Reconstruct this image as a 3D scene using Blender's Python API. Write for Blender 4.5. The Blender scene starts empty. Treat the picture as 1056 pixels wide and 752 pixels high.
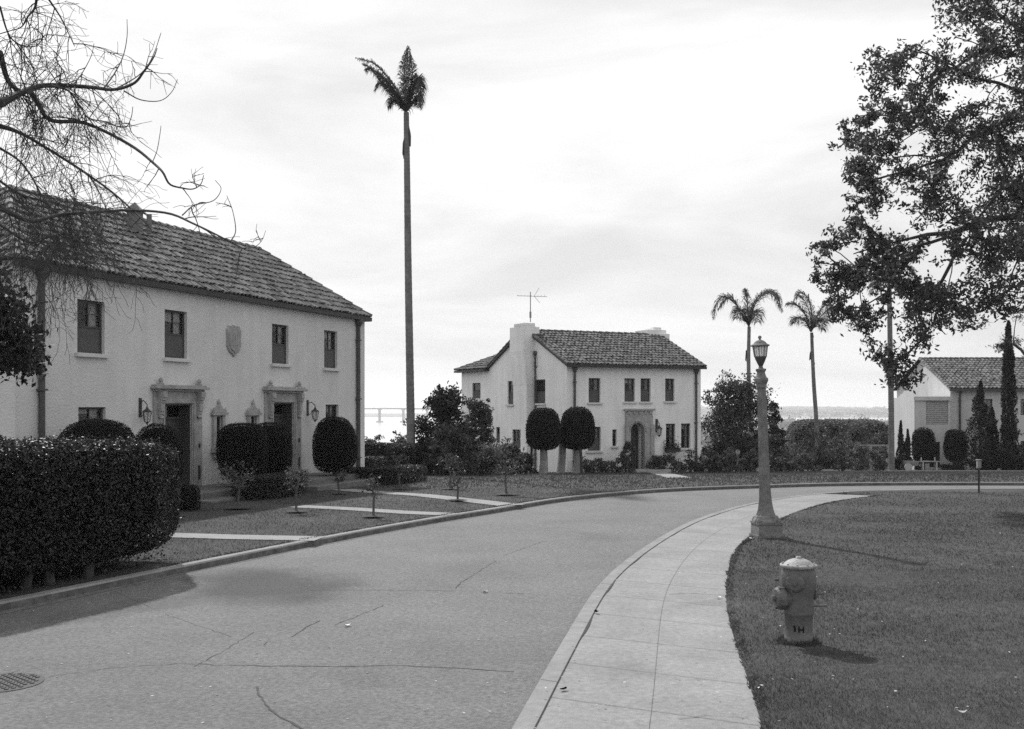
import bpy, math, random
import numpy as np
from mathutils import Vector, noise
R = math.radians
F, CX, HY, CZ = 1161.0, 528.0, 419.0, 2.3
scene = bpy.context.scene
COL = scene.collection
ORG = {}

# ------------------------------------------------------------------ helpers
def tz(y):
    if y < 18: return 0.0
    if y < 50: return -0.00078125 * (y - 18) ** 2
    if y < 96: return -0.8 - 0.05 * (y - 50)
    return max(-31.0, -3.1 - 0.22 * (y - 96))

def G(px, py, h=0.0):
    """point of the ground (raised by h) seen at a pixel of the survey photograph"""
    lo, hi = 1.0, 95.0
    k = (py - HY) / F
    y = None
    prev = CZ - (tz(lo) + h) - k * lo
    t = lo
    while t < hi:
        t2 = t * 1.01
        c = CZ - (tz(t2) + h) - k * t2
        if c <= 0:
            y = t + (t2 - t) * prev / (prev - c); break
        prev = c; t = t2
    if y is None: y = hi
    return Vector(((px - CX) / F * y, y, tz(y) + h))

def at(px, py, y):
    return Vector(((px - CX) / F * y, y, CZ + (HY - py) / F * y))

def tag(o, label=None, cat=None, group=None, kind=None):
    if label: o['label'] = label
    if cat: o['category'] = cat
    if group: o['group'] = group
    if kind: o['kind'] = kind
    return o

def empty(name, loc, label=None, cat=None, group=None):
    o = bpy.data.objects.new(name, None); COL.objects.link(o)
    o.location = loc; ORG[o.name] = Vector(loc)
    o.empty_display_size = .2
    return tag(o, label, cat, group)

def mk(name, verts, faces, mat, parent=None, smooth=False, org=None, bevel=0):
    v = np.asarray(verts, dtype=np.float64).reshape(-1, 3)
    if parent is not None:
        o0 = ORG[parent.name]
    else:
        o0 = Vector(org) if org is not None else Vector((0, 0, 0))
    v = v - np.array(o0)
    me = bpy.data.meshes.new(name)
    if isinstance(faces, np.ndarray):
        n, k = faces.shape
        me.vertices.add(len(v)); me.vertices.foreach_set('co', v.ravel())
        me.loops.add(n * k); me.loops.foreach_set('vertex_index', faces.ravel().astype(np.int32))
        me.polygons.add(n)
        me.polygons.foreach_set('loop_start', np.arange(0, n * k, k, dtype=np.int32))
        me.update(calc_edges=True)
    else:
        me.from_pydata([tuple(p) for p in v], [], faces)
    me.materials.append(mat)
    if smooth:
        me.polygons.foreach_set('use_smooth', [True] * len(me.polygons))
    o = bpy.data.objects.new(name, me); COL.objects.link(o)
    if parent is not None:
        o.parent = parent
        ORG[o.name] = o0
    else:
        o.location = o0; ORG[o.name] = o0
    if bevel:
        b = o.modifiers.new('bevel', 'BEVEL'); b.width = bevel; b.segments = 2; b.limit_method = 'ANGLE'
    return o

class MB:
    def __init__(s): s.v = []; s.f = []
    def add(s, vs, fs):
        b = len(s.v); s.v += [tuple(p) for p in vs]; s.f += [tuple(b + i for i in f) for f in fs]; return s
    def hexa(s, p):  # 8 points, bottom ring then top ring
        return s.add(p, [(3, 2, 1, 0), (4, 5, 6, 7), (0, 1, 5, 4), (1, 2, 6, 5), (2, 3, 7, 6), (3, 0, 4, 7)])
    def box(s, x0, x1, y0, y1, z0, z1):
        return s.hexa([(x0, y0, z0), (x1, y0, z0), (x1, y1, z0), (x0, y1, z0), (x0, y0, z1), (x1, y0, z1), (x1, y1, z1), (x0, y1, z1)])
    def wb(s, W, s0, s1, o0, o1, z0, z1):
        P = W.P
        return s.hexa([P(s0, o0, z0), P(s1, o0, z0), P(s1, o1, z0), P(s0, o1, z0), P(s0, o0, z1), P(s1, o0, z1), P(s1, o1, z1), P(s0, o1, z1)])
    def tube(s, pts, rad, n=8, cap=True, flute=0):
        pts = [Vector(p) for p in pts]
        m = len(pts); b = len(s.v); up = None
        for i, p in enumerate(pts):
            d = (pts[min(i + 1, m - 1)] - pts[max(i - 1, 0)])
            d = d.normalized() if d.length > 1e-9 else Vector((0, 0, 1))
            if up is None:
                up = Vector((1, 0, 0)) if abs(d.x) < .9 else Vector((0, 1, 0))
            x = (up - d * up.dot(d)).normalized(); y = d.cross(x); up = x
            r = rad[i] if hasattr(rad, '__len__') else rad
            for k in range(n):
                a = 2 * math.pi * k / n
                rr = r * (1 - flute * (k % 2))
                s.v.append(tuple(p + (x * math.cos(a) + y * math.sin(a)) * rr))
        for i in range(m - 1):
            for k in range(n):
                k2 = (k + 1) % n
                s.f.append((b + i * n + k, b + i * n + k2, b + (i + 1) * n + k2, b + (i + 1) * n + k))
        if cap:
            s.f.append(tuple(b + k for k in range(n))[::-1]); s.f.append(tuple(b + (m - 1) * n + k for k in range(n)))
        return s
    def lathe(s, c, prof, n=24, axis=Vector((0, 0, 1)), rot=0.0, flute=0):
        """prof: (radius, distance along axis)"""
        axis = Vector(axis).normalized()
        u = Vector((1, 0, 0)) if abs(axis.x) < .9 else Vector((0, 1, 0))
        u = (u - axis * u.dot(axis)).normalized(); w = axis.cross(u)
        b = len(s.v); c = Vector(c)
        for r, h in prof:
            for k in range(n):
                a = 2 * math.pi * k / n + rot
                rr = r * (1 - flute * (k % 2))
                s.v.append(tuple(c + axis * h + (u * math.cos(a) + w * math.sin(a)) * rr))
        for i in range(len(prof) - 1):
            for k in range(n):
                k2 = (k + 1) % n
                s.f.append((b + i * n + k, b + i * n + k2, b + (i + 1) * n + k2, b + (i + 1) * n + k))
        s.f.append(tuple(b + k for k in range(n))[::-1]); s.f.append(tuple(b + (len(prof) - 1) * n + k for k in range(n)))
        return s
    def build(s, name, mat, parent=None, smooth=False, org=None, bevel=0):
        return mk(name, s.v, s.f, mat, parent, smooth, org, bevel)

class WF:
    """a wall: origin, direction along it, outward normal (plan view)"""
    def __init__(s, A, u, n):
        s.A = Vector(A); s.u = Vector((u[0], u[1], 0)).normalized(); s.n = Vector((n[0], n[1], 0)).normalized()
    def P(s, a, o, z):
        p = s.A + s.u * a + s.n * o
        return Vector((p.x, p.y, z))
    def s_at(s, px, o=0.0):
        k = (px - CX) / F
        A = s.A + s.n * o
        return (k * A.y - A.x) / (s.u.x - k * s.u.y)
    def px(s, px, py, o=0.0):
        a = s.s_at(px, o)
        y = (s.A + s.n * o + s.u * a).y
        return a, CZ + (HY - py) / F * y
    def rect(s, x0, x1, y0, y1, o=0.0):
        a0 = s.s_at(x0, o); a1 = s.s_at(x1, o)
        _, z1 = s.px((x0 + x1) / 2, y0, o); _, z0 = s.px((x0 + x1) / 2, y1, o)
        return (min(a0, a1), max(a0, a1), z0, z1)

# ------------------------------------------------------------------ materials
def mat(name, v, rough=.8, var=.12, scale=3.0, bump=0.0, bscale=40.0, island=0.0, trans=0.0, metal=0.0, spec=.3, var2=0.0, scale2=.3, streak=0.0, dark_patches=()):
    m = bpy.data.materials.new(name); m.use_nodes = True
    nt = m.node_tree; N = nt.nodes; L = nt.links
    b = N['Principled BSDF']
    b.inputs['Roughness'].default_value = rough; b.inputs['Metallic'].default_value = metal
    b.inputs['Specular IOR Level'].default_value = spec
    tc = N.new('ShaderNodeNewGeometry'); 
    pos = tc.outputs['Position']
    val = N.new('ShaderNodeValue'); val.outputs[0].default_value = 1.0
    cur = val.outputs[0]
    def mul(a, bb):
        q = N.new('ShaderNodeMath'); q.operation = 'MULTIPLY'; L.new(a, q.inputs[0]); L.new(bb, q.inputs[1]); return q.outputs[0]
    for vv, sc in ((var, scale), (var2, scale2)):
        if vv:
            n = N.new('ShaderNodeTexNoise'); n.inputs['Scale'].default_value = sc; n.inputs['Detail'].default_value = 6; n.inputs['Roughness'].default_value = .62
            L.new(pos, n.inputs['Vector'])
            mr = N.new('ShaderNodeMapRange'); mr.inputs[1].default_value = .3; mr.inputs[2].default_value = .7
            mr.inputs[3].default_value = 1 - vv; mr.inputs[4].default_value = 1 + vv
            L.new(n.outputs['Fac'], mr.inputs[0]); cur = mul(cur, mr.outputs[0])
    if streak:
        mp = N.new('ShaderNodeMapping'); mp.inputs['Scale'].default_value = (2.6, 2.6, .16); L.new(pos, mp.inputs[0])
        n = N.new('ShaderNodeTexNoise'); n.inputs['Scale'].default_value = 1.5; n.inputs['Detail'].default_value = 5
        L.new(mp.outputs[0], n.inputs['Vector'])
        mr = N.new('ShaderNodeMapRange'); mr.inputs[1].default_value = .35; mr.inputs[2].default_value = .7
        mr.inputs[3].default_value = 1 + streak * .3; mr.inputs[4].default_value = 1 - streak
        L.new(n.outputs['Fac'], mr.inputs[0]); cur = mul(cur, mr.outputs[0])
    for (sx, sy, rx, ry, amt, rot) in dark_patches:   # darker patch with a soft, wandering edge
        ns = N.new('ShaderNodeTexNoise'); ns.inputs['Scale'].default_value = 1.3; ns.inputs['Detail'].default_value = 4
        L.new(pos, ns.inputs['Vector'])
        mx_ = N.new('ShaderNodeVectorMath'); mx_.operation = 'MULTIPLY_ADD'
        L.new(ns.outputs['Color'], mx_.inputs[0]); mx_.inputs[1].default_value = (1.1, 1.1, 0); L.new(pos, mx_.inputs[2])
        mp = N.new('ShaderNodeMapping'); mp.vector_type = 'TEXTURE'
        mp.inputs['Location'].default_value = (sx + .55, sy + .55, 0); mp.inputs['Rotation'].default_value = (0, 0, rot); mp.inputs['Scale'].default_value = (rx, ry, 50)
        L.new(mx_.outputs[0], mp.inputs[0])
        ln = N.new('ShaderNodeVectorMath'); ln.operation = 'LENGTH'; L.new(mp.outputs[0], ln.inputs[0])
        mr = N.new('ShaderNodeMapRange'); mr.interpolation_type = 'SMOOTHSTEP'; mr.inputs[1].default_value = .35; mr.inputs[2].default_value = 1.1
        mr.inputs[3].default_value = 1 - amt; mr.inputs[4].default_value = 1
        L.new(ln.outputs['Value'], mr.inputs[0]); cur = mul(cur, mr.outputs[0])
    if island:
        mr = N.new('ShaderNodeMapRange'); mr.inputs[3].default_value = 1 - island; mr.inputs[4].default_value = 1 + island
        L.new(tc.outputs['Random Per Island'], mr.inputs[0]); cur = mul(cur, mr.outputs[0])
    base = N.new('ShaderNodeValue'); base.outputs[0].default_value = v
    cur = mul(cur, base.outputs[0])
    cc = N.new('ShaderNodeCombineColor'); 
    for i in range(3): L.new(cur, cc.inputs[i])
    L.new(cc.outputs[0], b.inputs['Base Color'])
    m['cur'] = 1
    if bump:
        n = N.new('ShaderNodeTexNoise'); n.inputs['Scale'].default_value = bscale; n.inputs['Detail'].default_value = 5
        L.new(pos, n.inputs['Vector'])
        bp = N.new('ShaderNodeBump'); bp.inputs['Strength'].default_value = bump; bp.inputs['Distance'].default_value = .02
        L.new(n.outputs['Fac'], bp.inputs['Height']); L.new(bp.outputs[0], b.inputs['Normal'])
    if trans:
        tr = N.new('ShaderNodeBsdfTranslucent'); L.new(cc.outputs[0], tr.inputs['Color'])
        mx = N.new('ShaderNodeMixShader'); mx.inputs[0].default_value = trans
        L.new(b.outputs[0], mx.inputs[1]); L.new(tr.outputs[0], mx.inputs[2])
        L.new(mx.outputs[0], N['Material Output'].inputs[0])
    return m

M = dict(
    stucco=mat('stucco', .62, .9, .05, 1.6, .8, 22, var2=.07, scale2=.35, streak=.06),
    stucco_pale=mat('stucco_pale', .80, .9, .05, 1.6, .6, 22, var2=.06, scale2=.35, streak=.08),
    stucco_grey=mat('stucco_grey', .55, .9, .05, 1.6, .4, 26, var2=.06, scale2=.35, streak=.08),
    tile=mat('clay_tile', .15, .8, .3, 3, .3, 60, island=.5, var2=.2, scale2=.6),
    tile2=mat('darker_clay_tile', .115, .85, .25, 3, .3, 60, island=.45, var2=.15, scale2=.6),
    tile_bed=mat('tile_bed', .02, .9, .2, 5),
    stone=mat('cast_stone', .33, .85, .18, 6, .6, 35, var2=.15, scale2=1.5),
    step=mat('worn_step', .15, .9, .2, 5, .5, 40, var2=.2, scale2=1.5),
    sill=mat('painted_sill', .58, .7, .08, 5, .2, 30),
    wood=mat('painted_door', .06, .5, .1, 8),
    frame=mat('window_frame_paint', .06, .6, .1, 8),
    screen=mat('insect_screen', .085, .8, .15, 4),
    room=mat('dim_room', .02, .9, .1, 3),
    curtain=mat('curtain', .55, .9, .25, 9),
    iron=mat('painted_iron', .035, .55, .15, 9),
    pipe=mat('downpipe', .075, .6, .15, 6),
    hedge=mat('clipped_leaf', .029, .5, .2, 1.5, island=.7, trans=.15, spec=.4),
    yew=mat('fine_dark_foliage', .024, .8, .15, 2, island=.4, trans=.1, spec=.15),
    leaf_mid=mat('grey_green_leaf', .135, .6, .25, 1, island=.6, trans=.3, spec=.2),
    leaf=mat('leaf', .068, .55, .2, 1, island=.6, trans=.25, spec=.3),
    leaf_dark=mat('glossy_dark_leaf', .030, .6, .2, 1, island=.7, trans=.22, spec=.15),
    leaf_tree=mat('tree_leaf', .062, .45, .2, 1, island=.7, trans=.45, spec=.4),
    leaf_pale=mat('pale_leaf', .10, .7, .2, 1, island=.5, trans=.3),
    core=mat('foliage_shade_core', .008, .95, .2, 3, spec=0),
    bark=mat('bark', .10, .9, .3, 6, .8, 25),
    bark_dark=mat('dark_bark', .06, .9, .3, 6, .6, 25),
    bark_pale=mat('pale_bark', .27, .9, .25, 5, .8, 18),
    palm_trunk=mat('palm_trunk', .15, .9, .3, 4, .6, 14),
    frond=mat('frond', .075, .55, .2, 1, island=.5, trans=.35),
    grass=mat('grass_blade', .078, .7, .42, .45, island=.2, trans=.4, var2=.35, scale2=2.6, spec=.1),
    lawn=mat('lawn_soil', .052, .95, .3, 9, .6, 60, var2=.4, scale2=.45),
    soil=mat('bare_soil', .05, .95, .3, 8, .7, 40),
    scrub=mat('scrub_ground', .09, .95, .4, .3, .5, 6, var2=.3, scale2=.05),
    asphalt=mat('asphalt', .170, .85, .38, 26, .9, 90, var2=.15, scale2=.55, dark_patches=((-3.1, 14.4, 1.3, 1.9, .6, .4), (-1.2, 9.5, .5, .35, .16, 0), (1.5, 19.5, .5, .9, .14, 0), (-4.4, 12.6, 1.6, .5, .25, .9), (-2.2, 7.6, .7, .4, .12, .4))),
    crack=mat('crack_filler', .06, .9, .3, 9),
    concrete=mat('concrete', .25, .85, .20, 18, .5, 80, var2=.17, scale2=1.3, dark_patches=((2.1, 12.4, .5, .3, .18, .3), (.9, 9.2, .35, .5, .15, 0))),
    kerb_face=mat('shaded_stained_kerb_face', .12, .9, .3, 8, .4, 60, var2=.25, scale2=2),  # kerb face: its shade is put into the colour along with the grime
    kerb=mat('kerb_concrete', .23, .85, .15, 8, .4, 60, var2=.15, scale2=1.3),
    joint=mat('joint_dirt', .15, .95, .4, 14),
    litter=mat('dry_leaf', .36, .8, .2, 20, island=.7),
    lamp_conc=mat('lamp_concrete', .18, .85, .25, 12, .7, 60, var2=.2, scale2=3),
    lamp_iron=mat('lamp_iron', .06, .6, .2, 12, .2, 30),
    hyd=mat('hydrant_paint', .118, .6, .22, 14, .35, 45, spec=.3, var2=.15, scale2=4),
    hyd_top=mat('hydrant_white_paint', .30, .6, .35, 30, .4, 60),
    stencil=mat('black_stencil', .01, .7, 0),
    water=mat('bay_water', .5, .2, .05, .004),
    far=mat('far_land', .09, .95, .25, .01, var2=.3, scale2=.03),
    far_roof=mat('far_roofs', .45, .9, .0, 1, island=.5),
    bridge=mat('bridge_steel', .22, .8, .05, 1),
    metal=mat('aerial_metal', .22, .4, .1, 9, metal=.6),
    palewood=mat('pale_wood', .42, .8, .15, 9),
    white=mat('white_paint', .75, .6, .05, 9),
    cover=mat('manhole_iron', .11, .9, .25, 30, .6, 60),
)
# lamp glass and window glass
def glass(name, tint, rough, fac):
    m = bpy.data.materials.new(name); m.use_nodes = True
    N = m.node_tree.nodes; L = m.node_tree.links
    N.remove(N['Principled BSDF'])
    t = N.new('ShaderNodeBsdfTransparent'); t.inputs[0].default_value = (tint,) * 3 + (1,)
    g = N.new('ShaderNodeBsdfGlossy'); g.inputs['Roughness'].default_value = rough; g.inputs[0].default_value = (.9, .9, .9, 1)
    f = N.new('ShaderNodeFresnel'); f.inputs[0].default_value = 1.5
    mr = N.new('ShaderNodeMath'); mr.operation = 'MULTIPLY'; mr.inputs[1].default_value = fac
    L.new(f.outputs[0], mr.inputs[0])
    mx = N.new('ShaderNodeMixShader'); L.new(mr.outputs[0], mx.inputs[0]); L.new(t.outputs[0], mx.inputs[1]); L.new(g.outputs[0], mx.inputs[2])
    L.new(mx.outputs[0], N['Material Output'].inputs[0])
    return m
M['glass'] = glass('window_glass', .8, .05, .7)
def milk():
    m = bpy.data.materials.new('frosted_glass'); m.use_nodes = True
    N = m.node_tree.nodes; L = m.node_tree.links
    b = N['Principled BSDF']; b.inputs['Base Color'].default_value = (.7, .7, .7, 1); b.inputs['Roughness'].default_value = .35
    t = N.new('ShaderNodeBsdfTranslucent'); t.inputs[0].default_value = (.9, .9, .9, 1)
    t2 = N.new('ShaderNodeBsdfTransparent'); t2.inputs[0].default_value = (.9, .9, .9, 1)
    mx = N.new('ShaderNodeMixShader'); mx.inputs[0].default_value = .5
    mx2 = N.new('ShaderNodeMixShader'); mx2.inputs[0].default_value = .35
    L.new(b.outputs[0], mx.inputs[1]); L.new(t.outputs[0], mx.inputs[2])
    L.new(mx.outputs[0], mx2.inputs[1]); L.new(t2.outputs[0], mx2.inputs[2])
    L.new(mx2.outputs[0], N['Material Output'].inputs[0])
    return m
M['milk'] = milk()

# ------------------------------------------------------------------ foliage tools
def leaf_quads(P, Nn, size, rng, aspect=.5, facing=.5, hang=0.0):
    n = len(P)
    r = rng.normal(size=(n, 3)); r /= np.linalg.norm(r, axis=1)[:, None]
    if Nn is None: nn = r
    else: nn = Nn * facing + r * (1 - facing)
    nn /= np.linalg.norm(nn, axis=1)[:, None] + 1e-9
    a = rng.normal(size=(n, 3)); a[:, 2] -= hang
    a -= nn * (a * nn).sum(1)[:, None]; a /= np.linalg.norm(a, axis=1)[:, None] + 1e-9
    b = np.cross(nn, a)
    s = size * rng.uniform(.65, 1.35, n)[:, None]
    v = np.stack([P - a * s * .5, P + b * s * aspect * .5 - a * s * .06, P + a * s * .5, P - b * s * aspect * .5 - a * s * .06], 1).reshape(-1, 3)
    f = np.arange(4 * n).reshape(n, 4)
    return v, f

def merge(parts):
    V = []; Fc = []; b = 0
    for v, f in parts:
        v = np.asarray(v).reshape(-1, 3); f = np.asarray(f)
        V.append(v); Fc.append(f + b); b += len(v)
    return np.concatenate(V), np.concatenate(Fc)

def superblob(c, r, nexp=4, taper=None, k=14, lump=.03, seed=0, ang=0.0):
    """rounded box as quads; taper(z in -1..1) scales x,y"""
    vs = []; fs = []
    rng = np.random.default_rng(seed)
    off = Vector(rng.uniform(-50, 50, 3))
    for ax in range(3):
        for sg in (-1, 1):
            b = len(vs)
            for i in range(k + 1):
                for j in range(k + 1):
                    p = [0, 0, 0]; p[ax] = sg
                    p[(ax + 1) % 3] = math.tan((2 * i / k - 1) * math.pi / 4)
                    p[(ax + 2) % 3] = math.tan((2 * j / k - 1) * math.pi / 4) * sg
                    d = sum(abs(q) ** nexp for q in p) ** (1 / nexp)
                    p = [q / d for q in p]
                    t = taper(p[2]) if taper else 1
                    q = Vector((p[0] * r[0] * t, p[1] * r[1] * t, p[2] * r[2]))
                    q *= 1 + lump * noise.noise(q * 1.3 + off) * 2
                    vs.append((c[0] + q.x * math.cos(ang) - q.y * math.sin(ang), c[1] + q.x * math.sin(ang) + q.y * math.cos(ang), c[2] + q.z))
            for i in range(k):
                for j in range(k):
                    a = b + i * (k + 1) + j
                    fs.append((a, a + k + 1, a + k + 2, a + 1))
    return np.array(vs), np.array(fs)

def scatter(v, f, dens, rng, lo, hi):
    a, b, c, d = v[f[:, 0]], v[f[:, 1]], v[f[:, 2]], v[f[:, 3]]
    nr = np.cross(c - a, d - b); ar = np.linalg.norm(nr, axis=1) / 2
    nr /= (2 * ar[:, None] + 1e-9)
    cnt = rng.poisson(ar * dens)
    idx = np.repeat(np.arange(len(f)), cnt)
    s = rng.random(len(idx))[:, None]; t = rng.random(len(idx))[:, None]
    p = (a[idx] * (1 - s) + b[idx] * s) * (1 - t) + (d[idx] * (1 - s) + c[idx] * s) * t
    n = nr[idx]
    p = p + n * rng.uniform(lo, hi, len(idx))[:, None]
    return p, n

def clipped(name, core, dens, size, mt, parent=None, seed=1, org=None, depth=.05, aspect=.55, facing=.45, label=None, cat=None, group=None):
    """a clipped shrub: dark twiggy core with leaves through its outer layer, one mesh"""
    rng = np.random.default_rng(seed)
    v, f = core
    c = v.mean(0)
    p, n = scatter(v, f, dens, rng, -depth, depth * .6)
    k_ = rng.random(len(p)) < .05
    p[k_] += n[k_] * rng.uniform(.2, 1.4, k_.sum())[:, None] * depth * 1.3
    lv, lf = leaf_quads(p, n, size, rng, aspect, facing)
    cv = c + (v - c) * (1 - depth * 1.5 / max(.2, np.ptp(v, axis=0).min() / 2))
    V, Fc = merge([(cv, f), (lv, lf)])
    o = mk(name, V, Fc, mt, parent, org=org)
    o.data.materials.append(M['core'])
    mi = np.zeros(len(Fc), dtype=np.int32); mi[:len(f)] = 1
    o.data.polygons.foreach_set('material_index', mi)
    tag(o, label, cat, group)
    return o

def bend(p0, p1, sag, k, rnd, wob=.05):
    pts = []
    d = p1 - p0; L = d.length
    o = Vector((rnd.uniform(-1, 1), rnd.uniform(-1, 1), rnd.uniform(-.5, .5))) * wob * L
    for i in range(k + 1):
        t = i / k
        pts.append(p0 + d * t + (Vector((0, 0, sag * L)) + o) * math.sin(math.pi * t))
    return pts

def skeleton(trunk, centers, rnd, rtip=.02, rtrunk=.2, sag=.08, power=2.2, start=0):
    """trunk polyline and branches reaching each clump centre; returns an MB of tapered limbs"""
    nodes = [Vector(p) for p in trunk]; par = list(range(-1, len(trunk) - 1)); br = [list(range(len(trunk)))]
    ok = [i >= start for i in range(len(trunk))]
    dep = [0.0] * len(trunk)
    top = nodes[-1]
    cs = sorted(centers, key=lambda c: (Vector(c) - top).length)
    for c in cs:
        c = Vector(c); best = None
        for i, n in enumerate(nodes):
            if not ok[i]: continue
            v = c - n
            cost = v.length + .25 * dep[i]
            if best is None or cost < best[0]: best = (cost, i)
        i = best[1]; p0 = nodes[i]
        k = max(2, int((c - p0).length / .6))
        pts = bend(p0, c, sag, k, rnd)
        ids = [i]
        for q in pts[1:]:
            nodes.append(q); par.append(ids[-1]); ok.append(True); dep.append(dep[ids[-1]] + (q - nodes[ids[-1]]).length)
            ids.append(len(nodes) - 1)
        br.append(ids)
    w = [0.0] * len(nodes)
    haskid = [False] * len(nodes)
    for i in range(len(nodes)):
        if par[i] >= 0: haskid[par[i]] = True
    for i in range(len(nodes) - 1, -1, -1):
        if not haskid[i]: w[i] += 1
        if par[i] >= 0: w[par[i]] += w[i]
    tot = max(w[0], 1)
    rr = [rtip * (x ** (1 / power)) for x in w]
    sc = rtrunk / rr[0]
    m = MB()
    for ids in br:
        rad = []
        for j, i in enumerate(ids):
            r = rr[i]
            if j == 0 and len(ids) > 1 and ids is not br[0]: r = min(rr[i], rr[ids[1]] * 1.25)
            big = w[i] / tot
            rad.append(r * (1 + (sc - 1) * big ** .5))
        if ids is br[0] and len(rad) > 2: rad[0] *= 1.25
        m.tube([nodes[i] for i in ids], rad, 7 if ids is br[0] or rad[0] > .06 else 5, cap=False)
    return m

def clump_leaves(centers, rad, per, size, rng, flat=.75, aspect=.5, hang=.3):
    P = []
    for i, c in enumerate(centers):
        r = rad if not hasattr(rad, '__len__') else rad[i]
        nsub = 7
        sub = rng.normal(size=(nsub, 3)) * r * .55; sub[:, 2] *= flat
        k = max(4, int(per * (r if not hasattr(rad, '__len__') else 1)))
        q = rng.normal(size=(k, 3)) * r * .27; q[:, 2] *= flat
        P.append(np.array(c) + sub[rng.integers(0, nsub, k)] + q)
    P = np.concatenate(P)
    return leaf_quads(P, None, size, rng, aspect, 0, hang)

def shrub(name, label, cat, base, rx, ry, h, seed, leaf=.09, n=1500, mt='leaf', group=None, stems=4, zlo=.15, spiky=False, clumps=None, flat=.8):
    rnd = random.Random(seed); rng = np.random.default_rng(seed)
    e = empty(name, base, label, cat, group)
    base = Vector(base)
    k = clumps or max(6, int(7 * (rx + ry + h)))
    cs = []
    while len(cs) < k:
        a = rnd.uniform(0, 2 * math.pi); rr = math.sqrt(rnd.random()); z = rnd.uniform(zlo, 1)
        env = math.sqrt(max(0, 1 - ((z - .45) / .6) ** 2)) if z > .45 else 1 - (.45 - z) * .5
        cs.append(base + Vector((math.cos(a) * rr * rx * env * .85, math.sin(a) * rr * ry * env * .85, h * z * rnd.uniform(.86, 1.0))))
    m = MB()
    for s in range(stems):
        a = rnd.uniform(0, 6.28)
        b = base + Vector((math.cos(a) * .1, math.sin(a) * .1, -.05))
        sub = cs[s::stems]
        if sub:
            t = [b, b + Vector((math.cos(a) * rx * .15, math.sin(a) * ry * .15, h * .25))]
            mm = skeleton(t, sub, rnd, .006 + .003 * h, .02 + .012 * h)
            m.add(mm.v, mm.f)
    m.build('stems', M['bark_dark'], e)
    cr = min(rx, ry, h) * .34
    v, f = clump_leaves(cs, [cr * rnd.uniform(.8, 1.3) for _ in cs], int(n * 1.6) // len(cs), leaf, rng, flat, .34 if spiky else .5, -.8 if spiky else .2)
    mk('foliage', v, f, M[mt], e)
    return e

# ------------------------------------------------------------------ terrain and roads
def sheet(name, xs, ys, zf, m, kind='structure'):
    v = [(x, y, zf(x, y)) for y in ys for x in xs]
    nx = len(xs)
    f = [(j * nx + i, j * nx + i + 1, (j + 1) * nx + i + 1, (j + 1) * nx + i) for j in range(len(ys) - 1) for i in range(nx - 1)]
    o = mk(name, v, f, m, smooth=True); tag(o, kind=kind); return o

sheet('ground', [-420, -120, -60, -30, 0, 30, 60, 120, 420], [-60, -20, 0, 10] + [18 + 2 * i for i in range(40)] + [100, 130, 160, 190, 216, 224, 240, 330],
      lambda x, y: tz(y) - .05, M['scrub'])

def smooth_curve(pts, step=.5):
    pts = [Vector((p[0], p[1], 0)) for p in pts]
    P = [pts[0] * 2 - pts[1]] + pts + [pts[-1] * 2 - pts[-2]]
    out = []
    for i in range(1, len(P) - 2):
        n = max(1, int((P[i + 1] - P[i]).length / step))
        for k in range(n):
            t = k / n
            out.append(.5 * ((2 * P[i]) + (P[i + 1] - P[i - 1]) * t + (2 * P[i - 1] - 5 * P[i] + 4 * P[i + 1] - P[i + 2]) * t * t + (3 * P[i] - P[i - 1] - 3 * P[i + 1] + P[i + 2]) * t ** 3))
    out.append(P[-2].copy())
    for _ in range(6):
        o2 = [out[0]] + [(out[i - 1] + out[i] * 2 + out[i + 1]) / 4 for i in range(1, len(out) - 1)] + [out[-1]]
        out = o2
    return out

def resample(c, n):
    L = [0]
    for i in range(1, len(c)): L.append(L[-1] + (c[i] - c[i - 1]).length)
    out = []; j = 0
    for k in range(n):
        t = L[-1] * k / (n - 1)
        while j < len(L) - 2 and L[j + 1] < t: j += 1
        u = (t - L[j]) / max(1e-9, L[j + 1] - L[j])
        out.append(c[j].lerp(c[j + 1], min(1, max(0, u))))
    return out

def offset(c, d):
    """offset to the left of travel"""
    out = []
    for i, p in enumerate(c):
        t = c[min(i + 1, len(c) - 1)] - c[max(i - 1, 0)]
        t.normalize(); out.append(p + Vector((-t.y, t.x, 0)) * d)
    return out

LK = [G(*p, .12) for p in ((0, 622), (60, 610), (114, 600), (152, 591), (240, 573.6), (316, 558.5), (384.6, 545.7), (453, 533.8), (520, 523.4), (587, 512.7), (687, 504), (784, 500.5), (884, 498), (1056, 497.8))]
LK = [Vector((-15, -14, 0)), Vector((-11.2, -4, 0)), Vector((-9.2, 3, 0)), Vector((-7.2, 8.6, 0))] + LK
e1 = LK[-1]; LK += [e1 + Vector((10, -.2, 0)), e1 + Vector((26, -1.5, 0)), e1 + Vector((60, -5, 0))]
RK = [G(*p, 0) for p in ((536.7, 752), (557, 712), (583.6, 667.4), (603.7, 630.6), (627, 600.5), (670.7, 567), (721, 540), (784.6, 521.8), (848.5, 513.0), (900, 510.2), (960, 509), (1056, 508))]
RK = [Vector((-6.2, -14, 0)), Vector((-2.7, -3, 0)), Vector((-1.1, 2.5, 0)), Vector((-.3, 6, 0))] + RK
e2 = RK[-1]; RK += [e2 + Vector((10, -.3, 0)), e2 + Vector((26, -1.5, 0)), e2 + Vector((56, -5, 0))]
SW = [G(*p, .12) for p in ((788, 752), (754.4, 652), (747.7, 620), (751, 588), (761.7, 562), (805, 535), (848.5, 519.6), (880, 514.2), (903, 511.4))]
SW = [Vector((-3.6, -15, 0)), Vector((-.9, -3, 0)), Vector((.75, 2.5, 0)), Vector((1.25, 5, 0))] + SW
L1 = smooth_curve(LK); R1 = smooth_curve(RK); S1 = smooth_curve(SW)

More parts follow.
